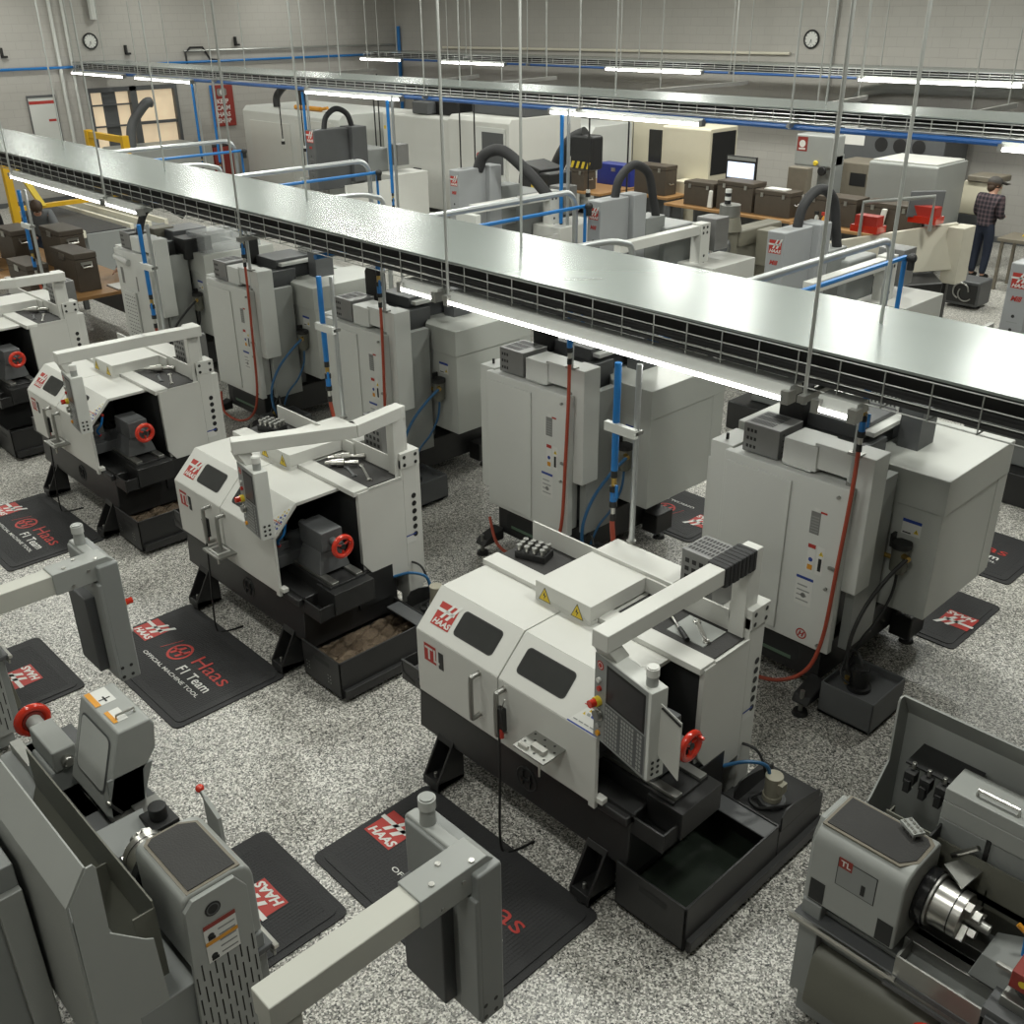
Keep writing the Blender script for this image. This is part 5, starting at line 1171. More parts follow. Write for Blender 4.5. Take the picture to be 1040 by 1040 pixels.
d = MB(off=off).box(-18.7, -17.7, 16.76, 16.8, .4, 2.2, 'panel_paint').build('door', t, bevel=.01)
MB(off=off).box(-18.45, -17.75, 16.74, 16.76, 1.2, 2.1, 'dark_grey').build('window', d)
g = MB(off=off); g.disc((-18.7, 16.76, 0), UX, UZ, .12, 1.55, .09, 'red_print'); g.disc((-18.7, 16.76, 0), UX, UZ, .12, 1.55, .06, 'white_print', lift=.004); g.build('label', d)
MB(off=off).box(-19.5, -17.7, 17.4, 19.0, 2.4, 2.8, 'dark_grey').build('roof_unit', t, bevel=.02)
t, off = enclosure('machining_center', 'low white machine right of the windowed machining center', -19.7, -17.5, 19.4, 21.0, 2.05, 'panel_paint', chamf=.2)
MB(off=off).box(-18.9, -17.55, 19.37, 19.4, .4, 1.8, 'wing_paint').build('side_panel', t, bevel=.01)
MB(off=off).cyl((-19.3, 19.9, 2.05), (-19.3, 19.9, 2.2), .05, 'grey_light').box(-19.5, -19.1, 19.8, 20.0, 2.25, 2.5, 'vent_metal').cyl((-19.3, 19.9, 2.2), (-19.3, 19.9, 2.25), .03, 'black').build('signal_tower', t)
# tall cabinets and machines by the back wall
t, off = enclosure('tall_cabinet', 'tall cream storage cabinet against the back wall', -19.1, -17.0, 21.7, 22.6, 2.05, 'cream', 'cabinet', chamf=.02)
MB(off=off).box(-18.06, -18.04, 21.69, 21.7, .2, 2.0, 'dark_grey').build('door_gap', t)
t, off = enclosure('measuring_machine', 'cream box machine with dark open door behind the wooden chests', -14.9, -13.6, 18.9, 19.9, 2.3, 'cream', 'machine', chamf=.03)
MB(off=off).box(-13.615, -13.58, 18.98, 19.82, 1.35, 2.22, 'black').build('front_panel', t, bevel=.01)
MB(off=off).box(-15.25, -14.9, 18.88, 18.93, 1.35, 2.2, 'window_dark').box(-15.27, -14.88, 18.86, 18.88, 1.33, 1.37, 'cream').build('open_door', t, bevel=.008)
MB(off=off).box(-14.2, -13.3, 18.5, 18.9, .1, 1.25, 'cream').build('side_unit', t, bevel=.02)
t, off = enclosure('machine_cabinet', 'large dark blue black cabinet against the back wall, right of the clock', -12.3, -9.7, 21.6, 22.7, 2.45, 'dark_grey', 'cabinet', chamf=.02)
g = MB(off=off)
for k in range(3): g.disc((-12.3, 21.6, 0), UX, UZ, 1.2+.42*k, 1.95, .15, 'black')
g.quad((-12.3, 21.6, 0), UX, UZ, .3, .8, 1.9, 2.3, 'paper'); g.build('panel_marks', t)
t, off = enclosure('machine_cabinet', 'brown grey electrical cabinet left of the pale grey box machine', -11.1, -10.1, 19.8, 20.6, 1.8, 'chest_tan', 'cabinet', chamf=.02)
MB(off=off).quad((-11.1, 19.8, 0), UX, UZ, .35, .7, 1.35, 1.6, 'black', .004).build('display', t)
t, off = enclosure('box_machine', 'pale grey box shaped machine behind the right hand chests', -9.8, -8.45, 18.7, 19.9, 2.02, 'grey_light', 'machine', chamf=.03)
MB(off=off).box(-9.75, -8.5, 18.75, 19.85, 2.02, 2.05, 'white_paint').build('lid', t, bevel=.008)
t = thing('band_saw', (-11.2, 19.0, 0), 'grey vertical band saw with red sign near the back wall', 'saw')
N().box(-.35, .35, -.3, .5, 0, .9, 'grey_mid').build('base', t, bevel=.03)
N().box(-.5, .5, -.4, .4, .9, .95, 'dull_steel').build('table', t)
N().box(.1, .45, .1, .5, .95, 2.0, 'grey_mid').box(-.4, .45, 0, .45, 1.75, 2.35, 'grey_light').build('frame', t, bevel=.04)
g = MB(); g.quad((-.4, 0, 1.75), UX, UZ, .05, .28, .28, .55, 'red_sign'); g.disc((-.4, 0, 1.75), UX, UZ, .165, .42, .07, 'paper', lift=.003); g.quad((-.4, 0, 1.75), UX, UZ, .09, .24, .31, .34, 'paper', .003); g.build('sign', t)
N().box(-.35, .1, -.25, -.05, 1.25, 1.75, 'chest_tan').cyl((.3, -.1, 1.7), (.3, -.02, 1.7), .09, 'black', 16).cyl((.12, -.06, 1.83), (.12, -.0, 1.83), .05, 'safety_yellow').build('guard', t, bevel=.02)
t = thing('bench_grinder', (-8.45, 20.5, 0), 'cream pedestal machine with dark hood in front of the person in plaid', 'grinder')
N().box(-.3, .3, -.3, .3, 0, 1.0, 'dark_grey').build('pedestal', t, bevel=.02)
N().hexa([(-.4, -.3, 1.0), (.35, -.3, 1.0), (.35, .3, 1.0), (-.4, .3, 1.0)], [(-.15, -.25, 1.62), (.4, -.25, 1.62), (.4, .25, 1.62), (-.15, .25, 1.62)], 'cream').build('housing', t, bevel=.03)
N().box(-.1, .5, -.3, .3, 1.6, 1.72, 'chest_tan').build('hood', t, bevel=.03)
t = thing('work_stand', (-6.75, 19.2, 0), 'low grey steel stand with orange yellow fitting at far right', 'stand')
N().box(-.5, .6, -.35, .35, .86, .92, 'chest_tan').build('top', t, bevel=.008)
for sx in (-.45, .5):
    for sy in (-.3, .28): N().box(sx, sx+.05, sy, sy+.05, 0, .86, 'chest_tan').build('leg', t)
N().tube(bez([(-.2, 0, .93), (-.1, .05, 1.15), (-.12, .1, 1.5), (0, .2, 1.6)], 6), .015, 'safety_yellow').cyl((-.1, 0, .92), (.1, 0, .97), .05, 'orange_print').build('fitting', t)
t = thing('machine_column', (-6.3, 20.2, 0), 'tall tan machine column cut by the right picture edge', 'machine')
N().box(-.1, .9, 0, .7, 0, 2.1, 'chest_tan').build('housing', t, bevel=.02); N().box(-.15, .95, -.05, .75, 0, .1, 'black').build('plinth', t)

# white lathe-like machine with long white splash panel before the person
t = thing('saw_machine', (-6.85, 14.0, 0), 'white machine with long pale splash panel and black chute near the person', 'machine')
N().hexa([(-1.05, -.2, .95), (.25, 1.7, 1.0), (.31, 1.66, 1.0), (-.99, -.24, .95)], [(-1.15, -.05, 1.45), (.1, 1.85, 1.66), (.16, 1.81, 1.66), (-1.09, -.09, 1.45)], 'warm_white').build('splash_panel', t, bevel=.01)
N().hexa([(-1.0, -.1, .05), (.0, 1.35, .05), (.28, 1.18, .05), (-.7, -.3, .05)], [(-1.05, -.18, .95), (.05, 1.45, .97), (.33, 1.27, .86), (-.75, -.35, .85)], 'black_cast').build('chute', t, bevel=.03)
N().box(-1.5, -.95, -.4, .5, 0, .95, 'warm_white').box(-1.45, -1.05, -.3, .3, .95, 1.25, 'white_paint').build('drive_housing', t, bevel=.02)
N().box(.1, .35, 1.6, 2.0, .78, 1.62, 'warm_white').box(.12, .2, 1.65, 1.75, 0, .78, 'black_cast').build('end_column', t, bevel=.01)
N().tube([(-.8, .6, 1.45), (-.8, .6, 2.0), (.0, 1.2, 2.1), (.0, 1.2, 1.6)], .03, 'grey_light').build('hand_rail', t)
N().hexa([(-.45, 1.3, 1.75), (-.1, 1.7, 1.75), (-.05, 1.62, 1.75), (-.4, 1.22, 1.75)], [(-.5, 1.45, 2.1), (-.15, 1.85, 2.1), (-.1, 1.77, 2.1), (-.45, 1.37, 2.1)], 'dark_grey').cyl((-.25, 1.5, 1.0), (-.28, 1.55, 1.8), .025, 'black').build('control_screen', t, bevel=.01)
for k, (xx, yy, c) in enumerate(((-.75, .75, 'left of the two'), (-.2, 1.45, 'right of the two'))):
    o = MB().box(-.22, .22, -.14, .14, 0, .10, 'red_gloss').box(-.18, .18, -.1, .1, .10, .24, 'red').build('red_case'); o.location = (-6.85+xx, 14.0+yy, 1.67 if k else 1.56)
    tag(o, 'red carrying case on the white machine near the person, '+c, 'case')
t = thing('welder_box', (-7.05, 17.5, 0), 'dark boxy unit with looped cables standing on floor near the person', 'welder')
N().box(-.3, .3, -.25, .25, .05, .47, 'dark_grey').build('body', t, bevel=.03)
N().box(-.26, .26, -.262, -.25, .10, .42, 'black').build('front', t)
N().torus((0, -.28, .3), .13, .014, 'dull_steel', axis='y', arc=(0, .7)).torus((.08, -.28, .26), .12, .012, 'dull_steel', axis='y', arc=(.4, .9)).build('cable', t)
for sx in (-.22, .22): N().cyl((sx-.02, 0, .05), (sx+.02, 0, .05), .05, 'black').build('wheel', t)

# red drawer chest at the left wall
t = thing('tool_cabinet', (-28.6, 14.9, 0), 'red rolling tool cabinet with dark drawer gaps by the left wall', 'tool cabinet')
N().box(-.6, .9, 0, .6, .1, 1.2, 'red_sign').build('body', t, bevel=.01)
for k in range(5):
    d = N().box(-.55, .85, -.02, 0, .18+.2*k, .34+.2*k, 'red').build('drawer', t, bevel=.004)
    N().box(-.5, .8, -.035, -.02, .32+.2*k, .34+.2*k, 'dull_steel').build('handle', d)
N().box(-.6, .9, -.0, .6, 1.2, 1.24, 'black').build('top_mat', t)
for sx in (-.5, .8): N().cyl((sx-.02, .1, .05), (sx+.02, .1, .05), .05, 'black').cyl((sx-.02, .5, .05), (sx+.02, .5, .05), .05, 'black').build('caster', t)
# grey machine under the window
t, off = enclosure('low_cabinet', 'low grey machine housing beneath the lit window', -29.0, -27.2, 12.2, 14.6, 1.35, 'grey_light', 'machine', chamf=.1)
MB(off=off).tube(bez([(-28.3, 12.8, 1.35), (-28.3, 12.9, 1.9), (-28.2, 13.3, 2.4), (-28.2, 13.5, 2.45)], 6), .13, 'dark_grey', 10).build('exhaust_arm', t)

# suspended cords with plugs
for k, (x, y, z0) in enumerate(((-24.5, 15.2, 1.5), (-23.5, 15.2, 1.4), (-20.8, 15.6, 1.4), (-19.9, 14.8, 1.35), (-17.9, 15.6, 1.3), (-17.2, 15.4, 1.2), (-13.9, 15.4, 1.3), (-12.5, 14.9, 1.2))):
    t = thing('drop_cord_reel', (x, y, z0), ('black drop cord with plug left of the gooseneck machine', 'second black drop cord left of the dark toolroom mill', 'black drop cord behind the dark toolroom mill hose', 'black drop cord right of the dark toolroom mill', 'black drop cord before the plain white machining center', 'black drop cord with yellow plug before the plain white machine', 'black drop cord left of the lit monitor', 'black drop cord in front of the lit monitor')[k], 'cord', 'drop cords hanging in the far shop')
    off = (x, y, z0)
    MB(off=off).cyl((x, y, z0+.12), (x, y, 3.3), .016, 'black', 6).build('cord', t)
    MB(off=off).cyl((x, y, z0+.08), (x, y, z0+.14), .04, 'white_print', 8).cyl((x, y, z0), (x, y, z0+.08), .05, 'safety_yellow' if k == 5 else 'black', 8).build('plug', t)
for k, (x, lb) in enumerate(((-23.1, 'at the plain white machining center'), (-18.6, 'at the windowed machining center'), (-28.0, 'before the lit window'), (-15.6, 'in front of the tall cream cabinet'), (-11.3, 'left of the right grey toolroom mill'), (-4.2, 'near the right picture edge'))):
    y = 11.9 if k > 2 else 12.1
    if k == 2: x, y = -21.9, 11.9
    t = thing('blue_drop', (x, y, 1.0), 'blue air drop pipe from the second tray '+lb, 'pipe', 'blue drops from the second tray')
    MB(off=(x, y, 1.0)).cyl((x, y, 1.6), (x, y, 3.2), .03, 'pipe_blue', 8).build('pipe', t)
    v = MB(off=(x, y, 1.0)); valve_chain(v, x, y, 1.6); v.build('valve', t)
    MB(off=(x, y, 1.0)).cyl((x+.14, y, 0.0), (x+.14, y, 3.28), .026, 'galv', 8).build('conduit', t)

# ------------------------------------------------------------------ benches and wooden chests
def bench(x0, x1, y0, y1, h, label):
    t = thing('workbench', (x0, y0, 0), label, 'workbench'); off = (x0, y0, 0)
    MB(off=off).box(x0, x1, y0, y1, h-.05, h, 'wood').build('top', t, bevel=.005)
    for xx in (x0+.05, x1-.13):
        for yy in (y0+.05, y1-.13): MB(off=off).box(xx, xx+.08, yy, yy+.08, 0, h-.05, 'dark_grey').build('leg', t)
    MB(off=off).box(x0+.13, x1-.13, y1-.12, y1-.08, .25, h-.1, 'dark_grey').build('back_panel', t)
def chest(x0, x1, y0, y1, z0, z1, label, m='chest_brown', axis='y', group='brown tool chests on the benches', item=True):
    t = thing('tool_chest', ((x0+x1)/2, (y0+y1)/2, z0), label, 'tool chest', group); off = t.location.copy()
    MB(off=off).box(x0, x1, y0, y1, z0, z1-.09, m).build('body', t, bevel=.008)
    MB(off=off).box(x0-.006, x1+.006, y0-.006, y1+.006, z1-.085, z1, m).build('lid', t, bevel=.012)
    w = x1-x0; d = y1-y0
    if axis == 'y':
        for f in (.2, .8): MB(off=off).box(x0+w*f-.03, x0+w*f+.03, y0-.018, y0-.006, z1-.13, z1-.05, 'steel').build('clasp', t)
        MB(off=off).tube([(x1+.006, y0+d*.35, z0+.24), (x1+.035, y0+d*.35, z0+.22), (x1+.035, y0+d*.65, z0+.22), (x1+.006, y0+d*.65, z0+.24)], .010, 'steel', 6).build('handle', t)
    else:
        MB(off=off).tube([(x1+.006, y0+d*.3, z1-.16), (x1+.04, y0+d*.3, z1-.20), (x1+.04, y0+d*.7, z1-.20), (x1+.006, y0+d*.7, z1-.16)], .012, 'steel', 6).box(x1, x1+.012, y0+d*.25, y0+d*.75, z1-.17, z1-.13, 'steel').build('handle', t)
        MB(off=off).box(x0+w*.4, x0+w*.6, y0-.018, y0-.006, z1-.13, z1-.04, 'steel').build('clasp', t)
    return t
# left group by the people
bench(-17.9, -15.2, 5.25, 6.85, .86, 'wooden topped bench under the near tool chests at left')
bench(-19.9, -18.0, 5.6, 6.7, .86, 'wooden topped bench behind the near tool chests at left')
chest(-16.37, -15.5, 5.83, 6.17, .86, 1.43, 'brown tool chest nearest the camera at left, silver end handle', axis='x')
chest(-16.75, -15.95, 5.28, 5.6, .86, 1.28, 'brown tool chest second from the front in the left group', axis='x')
chest(-17.85, -17.05, 6.25, 6.65, .86, 1.5, 'upper brown chest at the back of the left group', axis='x')
chest(-18.95, -18.2, 5.9, 6.3, .86, 1.4, 'leftmost brown chest of the left group, near the bent over person', axis='x')
t = thing('notebook', (-15.45, 6.45, .86), 'open white notebook on the bench end beside the near chest', 'notebook'); MB().box(-.2, .2, -.14, .14, 0, .02, 'paper').build('pages', t, bevel=.003); MB().box(-.21, .21, -.15, .15, 0, .006, 'black').build('cover', t)
t = thing('paper_stack', (-17.6, 5.36+.2, .86), 'loose papers on the bench edge near the seated people', 'papers'); t.location = (-17.2, 5.5, .86); MB().box(-.15, .12, -.12, .12, 0, .015, 'paper').build('sheets', t)
# back benches
for x0, x1, y0, y1, lb in ((-16.8, -15.2, 17.2, 18.9, 'far bench under the blue box and a brown chest'), (-15.1, -13.8, 17.8, 18.5, 'far bench under the single brown chest beside the cream machine'), (-13.5, -10.5, 17.3, 18.4, 'far bench under three brown chests and the monitor'), (-10.45, -8.0, 17.2, 18.2, 'far bench under the two right hand brown chests')):
    bench(x0, x1, y0, y1, 1.0, lb)
chest(-16.3, -15.75, 17.3, 17.7, 1.0, 1.46, 'brown chest with papers on top beside the blue box')
chest(-14.85, -14.0, 17.95, 18.35, 1.0, 1.60, 'brown chest alone left of the cream machine')
chest(-13.15, -12.42, 17.5, 17.9, 1.0, 1.46, 'leftmost of three brown chests below the monitor', 'chest_brown')
chest(-12.34, -11.5, 17.5, 17.95, 1.0, 1.55, 'tall middle brown chest below the monitor')
chest(-11.44, -10.65, 17.5, 17.9, 1.0, 1.47, 'brown chest just right of the monitor, papers on top')
chest(-10.38, -9.3, 17.5, 17.95, 1.0, 1.5, 'brown chest in front of the electrical cabinet')
chest(-9.18, -8.2, 17.5, 17.95, 1.0, 1.5, 'rightmost brown chest in front of the pale grey box machine')
o = MB().box(-.2, .2, -.12, .12, 0, .012, 'paper').build('paper_sheet'); o.location = (-16.0, 17.5, 1.461); tag(o, 'white papers lying on the chest beside the blue box', 'papers')
o = MB().box(-.25, .2, -.12, .12, 0, .02, 'paper').build('paper_sheet'); o.location = (-11.05, 17.7, 1.471); tag(o, 'white papers lying on the chest right of the monitor', 'papers')
t = thing('blue_case', (-15.8, 18.55, 1.0), 'blue steel tool box behind a black hose loop', 'tool box'); MB().box(-.5, .5, -.2, .2, 0, .45, 'blue_box').build('body', t, bevel=.01); MB().box(-.06, .06, -.215, -.2, .3, .38, 'steel').build('clasp', t)
t = thing('computer_monitor', (-12.35, 18.3, 1.0), 'lit black framed monitor above the brown chests', 'monitor')
MB().box(-.36, .36, -.02, .03, .42, .92, 'black').build('frame', t, bevel=.008); MB().box(-.32, .32, -.025, -.02, .5, .80, 'screen_lit').build('screen', t)
MB().box(-.34, .34, -.023, -.02, .84, .9, 'grey_light').build('title_bar', t)
MB().cyl((0, .04, 0), (0, .04, .6), .03, 'black').box(-.15, .15, -.08, .14, 0, .02, 'black').build('stand', t)
t = thing('cleaning_rags', (-12.45, 17.42, 1.0), 'white rag draped over the edge between two chests below the monitor', 'rag'); MB().hexa([(-.06, 0, 0), (.06, 0, 0), (.06, .05, 0), (-.06, .05, 0)], [(-.03, 0, .34), (.05, 0, .34), (.05, .05, .34), (-.03, .05, .34)], 'paper').build('cloth', t, bevel=.02)
t = thing('cleaning_rags', (-8.75, 17.42, 1.0), 'white rag hanging before the rightmost brown chest', 'rag'); MB().hexa([(-.1, 0, 0), (.02, 0, 0), (.02, .05, 0), (-.1, .05, 0)], [(-.02, 0, .42), (.08, 0, .42), (.08, .05, .42), (-.02, .05, .42)], 'paper').build('cloth', t, bevel=.02)
for k, x in enumerate((-9.95, -9.8, -9.62)):
    t = thing('spray_bottle', (x, 17.3, 1.0), 'small spray bottle on the far right bench, '+('left one of three', 'middle one of three', 'right one of three')[k], 'bottle', 'spray bottles on the far bench')
    MB().rev([(.035, 0), (.04, .02), (.04, .14), (.015, .19)], (0, 0, 0), ('clear_plastic', 'orange_print', 'black')[k], n=12).build('bottle', t); MB().box(-.05, .03, -.015, .015, .19, .25, ('black', 'red', 'black')[k]).build('trigger', t)
# dark chip conveyor / robot arm between machines
t = thing('robot_arm', (-14.85, 15.6, 0), 'black jointed arm with hazard stripes beside the low white machine', 'robot arm')
MB().cyl((0, 0, 0), (0, 0, 1.2), .22, 'black', 16).build('pedestal', t, bevel=.02)
MB().tube(bez([(-.1, 0, 1.1), (-.15, 0, 1.6), (.15, .1, 2.2), (.5, .2, 2.4)], 6), .15, 'black', 12).build('upper_arm', t)
hz = MB().box(.25, .85, 0, .35, 1.75, 2.4, 'black').build('gripper', t, bevel=.06)
g = MB()
for k in range(4): g.plane((.25, 0, 1.75), UX, UZ, [(.03+.14*k, .03), (.10+.14*k, .03), (.15+.14*k, .16), (.08+.14*k, .16)], 'safety_yellow', .003)
g.build('hazard_stripes', hz)
t = thing('chip_conveyor', (-13.1, 13.0, 0), 'black chip conveyor housing with yellow label beside the middle grey toolroom mill', 'conveyor')
MB().box(-.25, .45, 0, .6, 0, 2.1, 'black_cast').hexa([(-.3, -.05, 1.6), (.1, -.05, 1.6), (.1, .6, 1.6), (-.3, .6, 1.6)], [(-.25, .0, 2.25), (.25, .0, 2.15), (.25, .6, 2.15), (-.25, .6, 2.25)], 'black').build('housing', t, bevel=.03)
g = MB(); g.quad((-.25, -.05, 0), UX, UZ, .38, .62, 1.85, 1.97, 'safety_yellow', .05); g.build('label', t)
t = thing('turret_mill', (-14.5, 13.2, 0), 'small old mill with round motor right of the dark toolroom mill', 'milling machine')
MB().box(-.3, .4, -.3, .5, 0, 1.0, 'white_paint').build('base', t, bevel=.02); MB().box(-.25, .25, -.2, .3, 1.0, 1.7, 'vent_metal').cyl((0, 0, 1.7), (0, 0, 2.0), .16, 'old_green', 16).build('head', t, bevel=.02)
MB().box(.25, .65, -.25, .15, 1.35, 1.6, 'old_green').cyl((.3, -.1, 1.0), (.3, -.1, 1.35), .08, 'dull_steel').build('ram', t, bevel=.03)

# ------------------------------------------------------------------ yellow guard frame and plate table at the far left
t = thing('guard_frame', (-22.3, 7.4, 0), 'yellow steel guard frame with ladder rails at the far left', 'guard rail')
for (x, y, h) in ((0, 0, 2.35), (-1.7, .1, 2.35), (-1.7, 2.5, 2.3), (.1, 2.5, 2.3)): MB().box(x-.07, x+.07, y-.07, y+.07, 0, h, 'yellow').build('post', t)
MB().box(-.06, .06, .07, 2.43, 1.05, 1.13, 'yellow').build('rail', t); MB().box(-1.63, -.07, -.02, .08, 2.25, 2.35, 'yellow').build('rail', t)
MB().box(-1.63, .03, 2.45, 2.55, 2.15, 2.28, 'yellow').build('rail', t)
MB().hexa([(.0, .5, 1.1), (.1, .5, 1.1), (.1, .62, 1.1), (.0, .62, 1.1)], [(-.45, .1, 2.25), (-.35, .1, 2.25), (-.35, .22, 2.25), (-.45, .22, 2.25)], 'safety_yellow').build('ladder', t)
t = thing('plate_table', (-21.7, 7.7, 0), 'long low table with black bed, pale side rails and smooth grey end panel at left', 'machine')
MB().box(-1.9, 1.78, .1, 1.75, 0, .82, 'grey_mid').build('base', t, bevel=.01)
MB().box(-1.9, 1.8, .1, .92, .82, .88, 'rubber_top').build('bed', t)
for yy in (.02, .98, 1.35, 1.7): MB().box(-1.95, 1.85, yy, yy+.07, .80, .93, 'warm_white').build('side_rail', t)
MB().box(1.78, 1.84, .1, 1.75, 0, .86, 'grey_mid').build('end_panel', t, bevel=.01)
t = thing('wire_screen', (-22.8, 6.8, 0), 'dark mesh screen panel at the upper left behind the people', 'screen'); MB().box(-.6, .0, -.03, .03, .3, 2.1, 'dark_grey').build('panel', t); MB().box(-.65, -.6, -.05, .05, 0, 2.15, 'black').build('post', t); MB().box(.0, .05, -.05, .05, 0, 2.15, 'black').build('post', t)

# ------------------------------------------------------------------ people
def skin_obj(name, pts, edges, rad, m, parent, sub=2, root=0):
    me = bpy.data.meshes.new(name); me.from_pydata([tuple(p) for p in pts], edges, []); me.update()
    o = bpy.data.objects.new(name, me); COL.objects.link(o); me.materials.append(MATS[m])
    o.modifiers.new('skin', 'SKIN'); sv = me.skin_vertices[0].data
    for i, r in enumerate(rad): sv[i].radius = r if isinstance(r, tuple) else (r, r); sv[i].use_root = (i == root)
    o.modifiers['skin'].use_smooth_shade = True
    s = o.modifiers.new('sub', 'SUBSURF'); s.levels = sub; s.render_levels = sub
    if parent is not None: o.parent = parent
    return o
def person(loc, rz, label, J, shirt, trousers, hair, cap=False, sc=1., beard=False):
    """J: joints in metres, person faces -y; one continuous skinned body, clothing as children"""
    t = thing('person', loc, label, 'person', None, rz); t.scale = (sc,)*3
    names = ['pelvis', 'belly', 'chest', 'neck', 'head', 'crown', 'shl', 'ell', 'wrl', 'hal', 'shr', 'elr', 'wrr', 'har', 'hil', 'knl', 'anl', 'tol', 'hir', 'knr', 'anr', 'tor']
    ix = {n: i for i, n in enumerate(names)}; P = [Vector(J[n]) for n in names]
    E_ = [('pelvis', 'belly'), ('belly', 'chest'), ('chest', 'neck'), ('neck', 'head'), ('head', 'crown'), ('chest', 'shl'), ('shl', 'ell'), ('ell', 'wrl'), ('wrl', 'hal'), ('chest', 'shr'), ('shr', 'elr'), ('elr', 'wrr'), ('wrr', 'har'),
          ('pelvis', 'hil'), ('hil', 'knl'), ('knl', 'anl'), ('anl', 'tol'), ('pelvis', 'hir'), ('hir', 'knr'), ('knr', 'anr'), ('anr', 'tor')]
    rad = {'pelvis': (.125, .095), 'belly': (.115, .085), 'chest': (.125, .095), 'neck': .055, 'head': (.078, .095), 'crown': (.072, .088), 'sh': .062, 'el': .043, 'wr': .030, 'ha': .026, 'hi': .085, 'kn': .060, 'an': .042, 'to': .035}
    rl = [rad[n] if n in rad else rad[n[:2]] for n in names]
    skin_obj('body', P, [(ix[a], ix[b]) for a, b in E_], rl, 'skin', t)
    sub = lambda ns: ([P[ix[n]] for n in ns])
    def garment(name, ns, ed, grow, m):
        k = {n: i for i, n in enumerate(ns)}
        r_ = [tuple(q+grow+(.03 if name == 'shirt' else 0) for q in rl[ix[n]]) if isinstance(rl[ix[n]], tuple) else rl[ix[n]]+grow+(.022 if name == 'shirt' and n[:2] == 'sh' else 0) for n in ns]
        return skin_obj(name, sub(ns), [(k[a], k[b]) for a, b in ed], r_, m, t)
    garment('shirt', ['belly', 'pelvis', 'chest', 'neck', 'shl', 'ell', 'wrl', 'shr', 'elr', 'wrr'], [('belly', 'pelvis'), ('belly', 'chest'), ('chest', 'neck'), ('chest', 'shl'), ('shl', 'ell'), ('ell', 'wrl'), ('chest', 'shr'), ('shr', 'elr'), ('elr', 'wrr')], .026, shirt)
    garment('trousers', ['pelvis', 'belly', 'hil', 'knl', 'anl', 'hir', 'knr', 'anr'], [('pelvis', 'belly'), ('pelvis', 'hil'), ('hil', 'knl'), ('knl', 'anl'), ('pelvis', 'hir'), ('hir', 'knr'), ('knr', 'anr')], .018, trousers)
    for a, b in (('anl', 'tol'), ('anr', 'tor')):
        A, B = P[ix[a]], P[ix[b]]
        skin_obj('shoe', [A+Vector((0, .03, -.03)), (A+B)/2, B+Vector((0, -.02, 0))], [(0, 1), (1, 2)], [.055, .052, .042], 'shoe', t)
    H = (P[ix['head']]+P[ix['crown']])/2; up = (P[ix['crown']]-P[ix['head']]).normalized(); fw = Vector(J.get('face', (0, -1, 0))); fw = (fw-up*fw.dot(up)).normalized(); rt = fw.cross(up)
    M = Matrix(((rt.x, -fw.x, up.x, H.x), (rt.y, -fw.y, up.y, H.y), (rt.z, -fw.z, up.z, H.z), (0, 0, 0, 1)))
    hb = MB(M=M); hb.ball((0, .022, .035), .112, hair, (1.0, 1.12, 1.0)); hb.ball((0, .06, -.03), .09, hair, (1.05, .8, 1.0)); hb.build('hair', t)
    fc = MB(M=M); fc.ball((0, -.098, -.015), .017, 'skin', (.8, 1.1, 1.3), 8, 6).build('nose', t)
    for s in (-1, 1):
        MB(M=M).ball((s*.034, -.088, .022), .013, 'white_print', n=8, k=6).ball((s*.034, -.098, .022), .006, 'black', n=8, k=6).build('eye', t)
        MB(M=M).ball((s*.088, .0, .0), .022, 'skin', (.5, 1, 1.4), 8, 6).build('ear', t)
    MB(M=M).ball((0, -.088, -.058), .018, 'red_sign', (1.3, .5, .3), 8, 6).build('mouth', t)
    if cap:
        c = MB(M=M); c.ball((0, .02, .06), .118, 'cap', (1, 1.1, .85)); c.hexa([(-.08, -.22, .055), (.08, -.22, .055), (.09, -.06, .065), (-.09, -.06, .065)], [(-.08, -.22, .065), (.08, -.22, .065), (.09, -.06, .085), (-.09, -.06, .085)], 'cap').build('cap', t)
    for w_, h_, sg in (('wrl', 'hal', 1), ('wrr', 'har', -1)):
        A, B = P[ix[w_]], P[ix[h_]]; d = (B-A).normalized(); s = d.orthogonal().normalized()
        pts = []; ed = []; rr = []
        for k in range(4):
            o = B+s*(-.027+.018*k)
            pts += [o-d*.02, o+d*.035, o+d*(.062+.008*(k in (1, 2)))+d.cross(s)*.02]; n = 3*k; ed += [(n, n+1), (n+1, n+2)]; rr += [.010, .009, .008]
        for k in range(4): skin_obj('finger', pts[3*k:3*k+3], [(0, 1), (1, 2)], rr[3*k:3*k+3], 'skin', t, 1)
        o = B-d*.03+s*sg*.03
        skin_obj('thumb', [o, o+s*sg*.022+d*.025, o+s*sg*.022+d*.055], [(0, 1), (1, 2)], [.011, .010, .009], 'skin', t, 1)
    return t
STAND = dict(pelvis=(0, 0, .95), belly=(0, 0, 1.12), chest=(0, 0, 1.36), neck=(0, -.01, 1.50), head=(0, -.03, 1.58), crown=(0, -.03, 1.68), shl=(-.19, 0, 1.42), ell=(-.24, .0, 1.14), wrl=(-.2, -.2, 1.02), hal=(-.17, -.28, 1.03), shr=(.19, 0, 1.42), elr=(.24, 0, 1.14), wrr=(.2, -.2, 1.02), har=(.17, -.28, 1.03),
             hil=(-.10, 0, .88), knl=(-.11, -.02, .48), anl=(-.11, .02, .09), tol=(-.12, -.13, .04), hir=(.10, 0, .88), knr=(.11, -.02, .48), anr=(.11, .02, .09), tor=(.12, -.13, .04))
def pose(**k): d = dict(STAND); d.update(k); return d
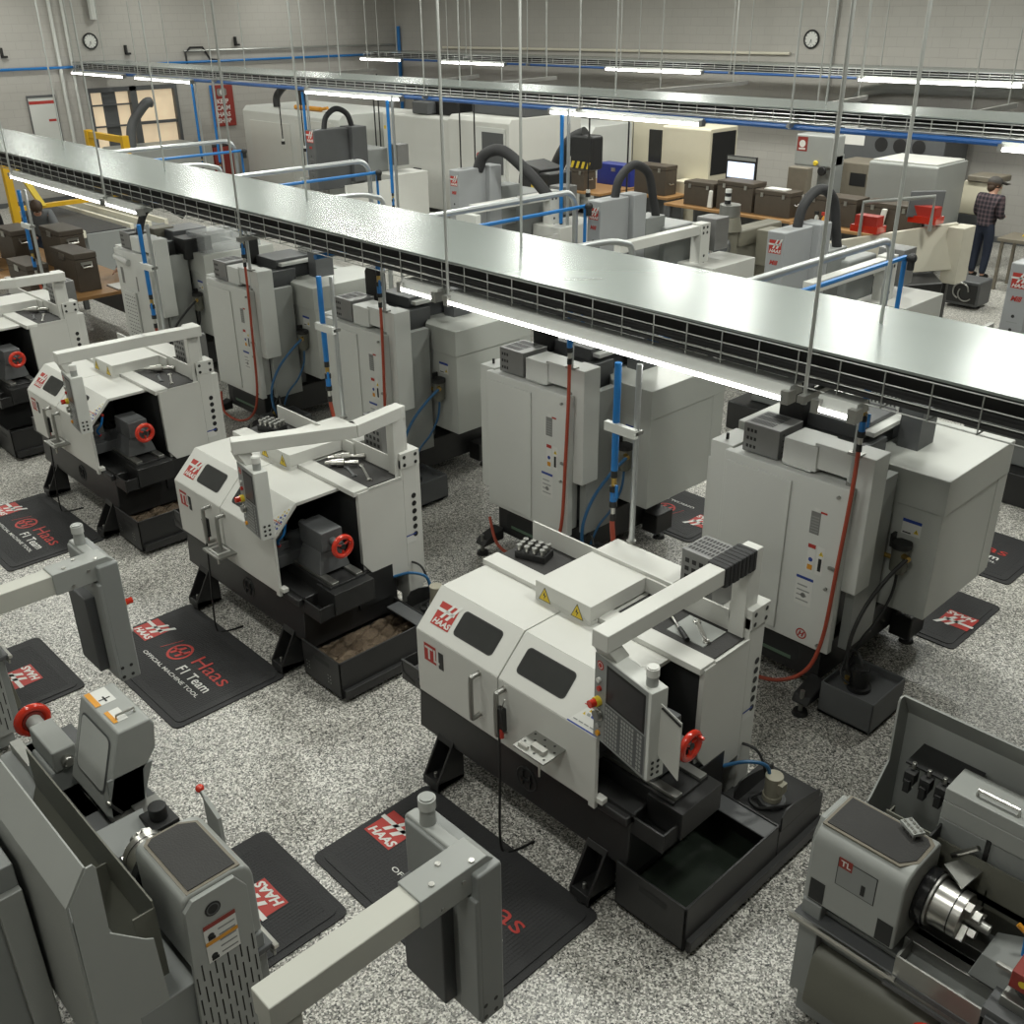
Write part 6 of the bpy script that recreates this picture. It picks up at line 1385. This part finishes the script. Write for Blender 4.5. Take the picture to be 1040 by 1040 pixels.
person((-7.75, 19.5, 0), PI*.93, 'person in dark plaid shirt, jeans and cap, standing with back turned at far right', pose(crown=(.02, -.10, 1.67), head=(.01, -.07, 1.57), neck=(0, -.03, 1.49), face=(-.6, -.8, -.25), wrl=(-.12, -.26, 1.10), hal=(-.08, -.34, 1.11), wrr=(.16, -.28, 1.06), har=(.12, -.36, 1.07)), 'plaid', 'jeans', 'hair_brown', cap=True, sc=1.03)
BEND = pose(chest=(0, -.22, 1.27), neck=(0, -.32, 1.36), head=(0, -.37, 1.42), crown=(0, -.45, 1.50), face=(0, -.7, -.75), belly=(0, -.08, 1.12), shl=(-.19, -.24, 1.32), ell=(-.27, -.40, 1.10), wrl=(-.16, -.62, 1.02), hal=(-.12, -.70, 1.0), shr=(.19, -.24, 1.32), elr=(.27, -.40, 1.10), wrr=(.16, -.62, 1.02), har=(.12, -.70, 1.0))
person((-20.45, 6.25, 0), PI*.5, 'person in black shirt at left edge, face turned to the bench', pose(face=(-.3, -1, -.3)), 'shirt_black', 'shirt_black', 'hair_red', sc=.98)
person((-20.15, 7.1, 0), PI*.38, 'brown haired person in grey shirt bending over bench at left', BEND, 'shirt_grey', 'jeans', 'hair_brown')
person((-18.4, 5.15, 0), PI*.55, 'auburn haired person in black at left edge, leaning on the bench', BEND, 'shirt_black', 'shirt_black', 'hair_red', sc=.95)
person((-15.95, 7.3, 0), 0.1, 'person in jeans behind near chest, writing on the bench, half hidden by the mill', BEND, 'shirt_grey', 'jeans', 'hair_brown', sc=.97)

# ------------------------------------------------------------------ light
def lamp(x, y, z, sx, sy, power, rz=0.):
    l = bpy.data.lights.new('ceiling_lamp', 'AREA'); l.shape = 'RECTANGLE'; l.size = sx; l.size_y = sy; l.energy = power; l.color = (.985, 1, .93)
    o = bpy.data.objects.new('ceiling_lamp', l); COL.objects.link(o); o.location = (x, y, z); o.rotation_euler[2] = rz
for x in (-27.5, -23, -18.5, -14, -9.5, -5, -1.5):
    for y, p in ((-3., 26), (1.0, 46), (5.3, 88), (9.7, 88), (14.1, 68), (18.4, 88)):
        if x > -2 and y > 12: continue
        if x > -2 and y > 2: p *= .85
        if y > 16 and x > -16: p *= 1.8
        if x < -20: p *= .62
        lamp(x, y, ZC-.06, .9, .55, p)
w = bpy.data.worlds.new('world'); S.world = w; w.use_nodes = True
w.node_tree.nodes['Background'].inputs[0].default_value = (.9, .95, 1, 1); w.node_tree.nodes['Background'].inputs[1].default_value = .02
S.view_settings.view_transform = 'Standard'; S.view_settings.look = 'None'; S.view_settings.gamma = 1; S.view_settings.use_curve_mapping = False
S.view_settings.exposure = 0.36
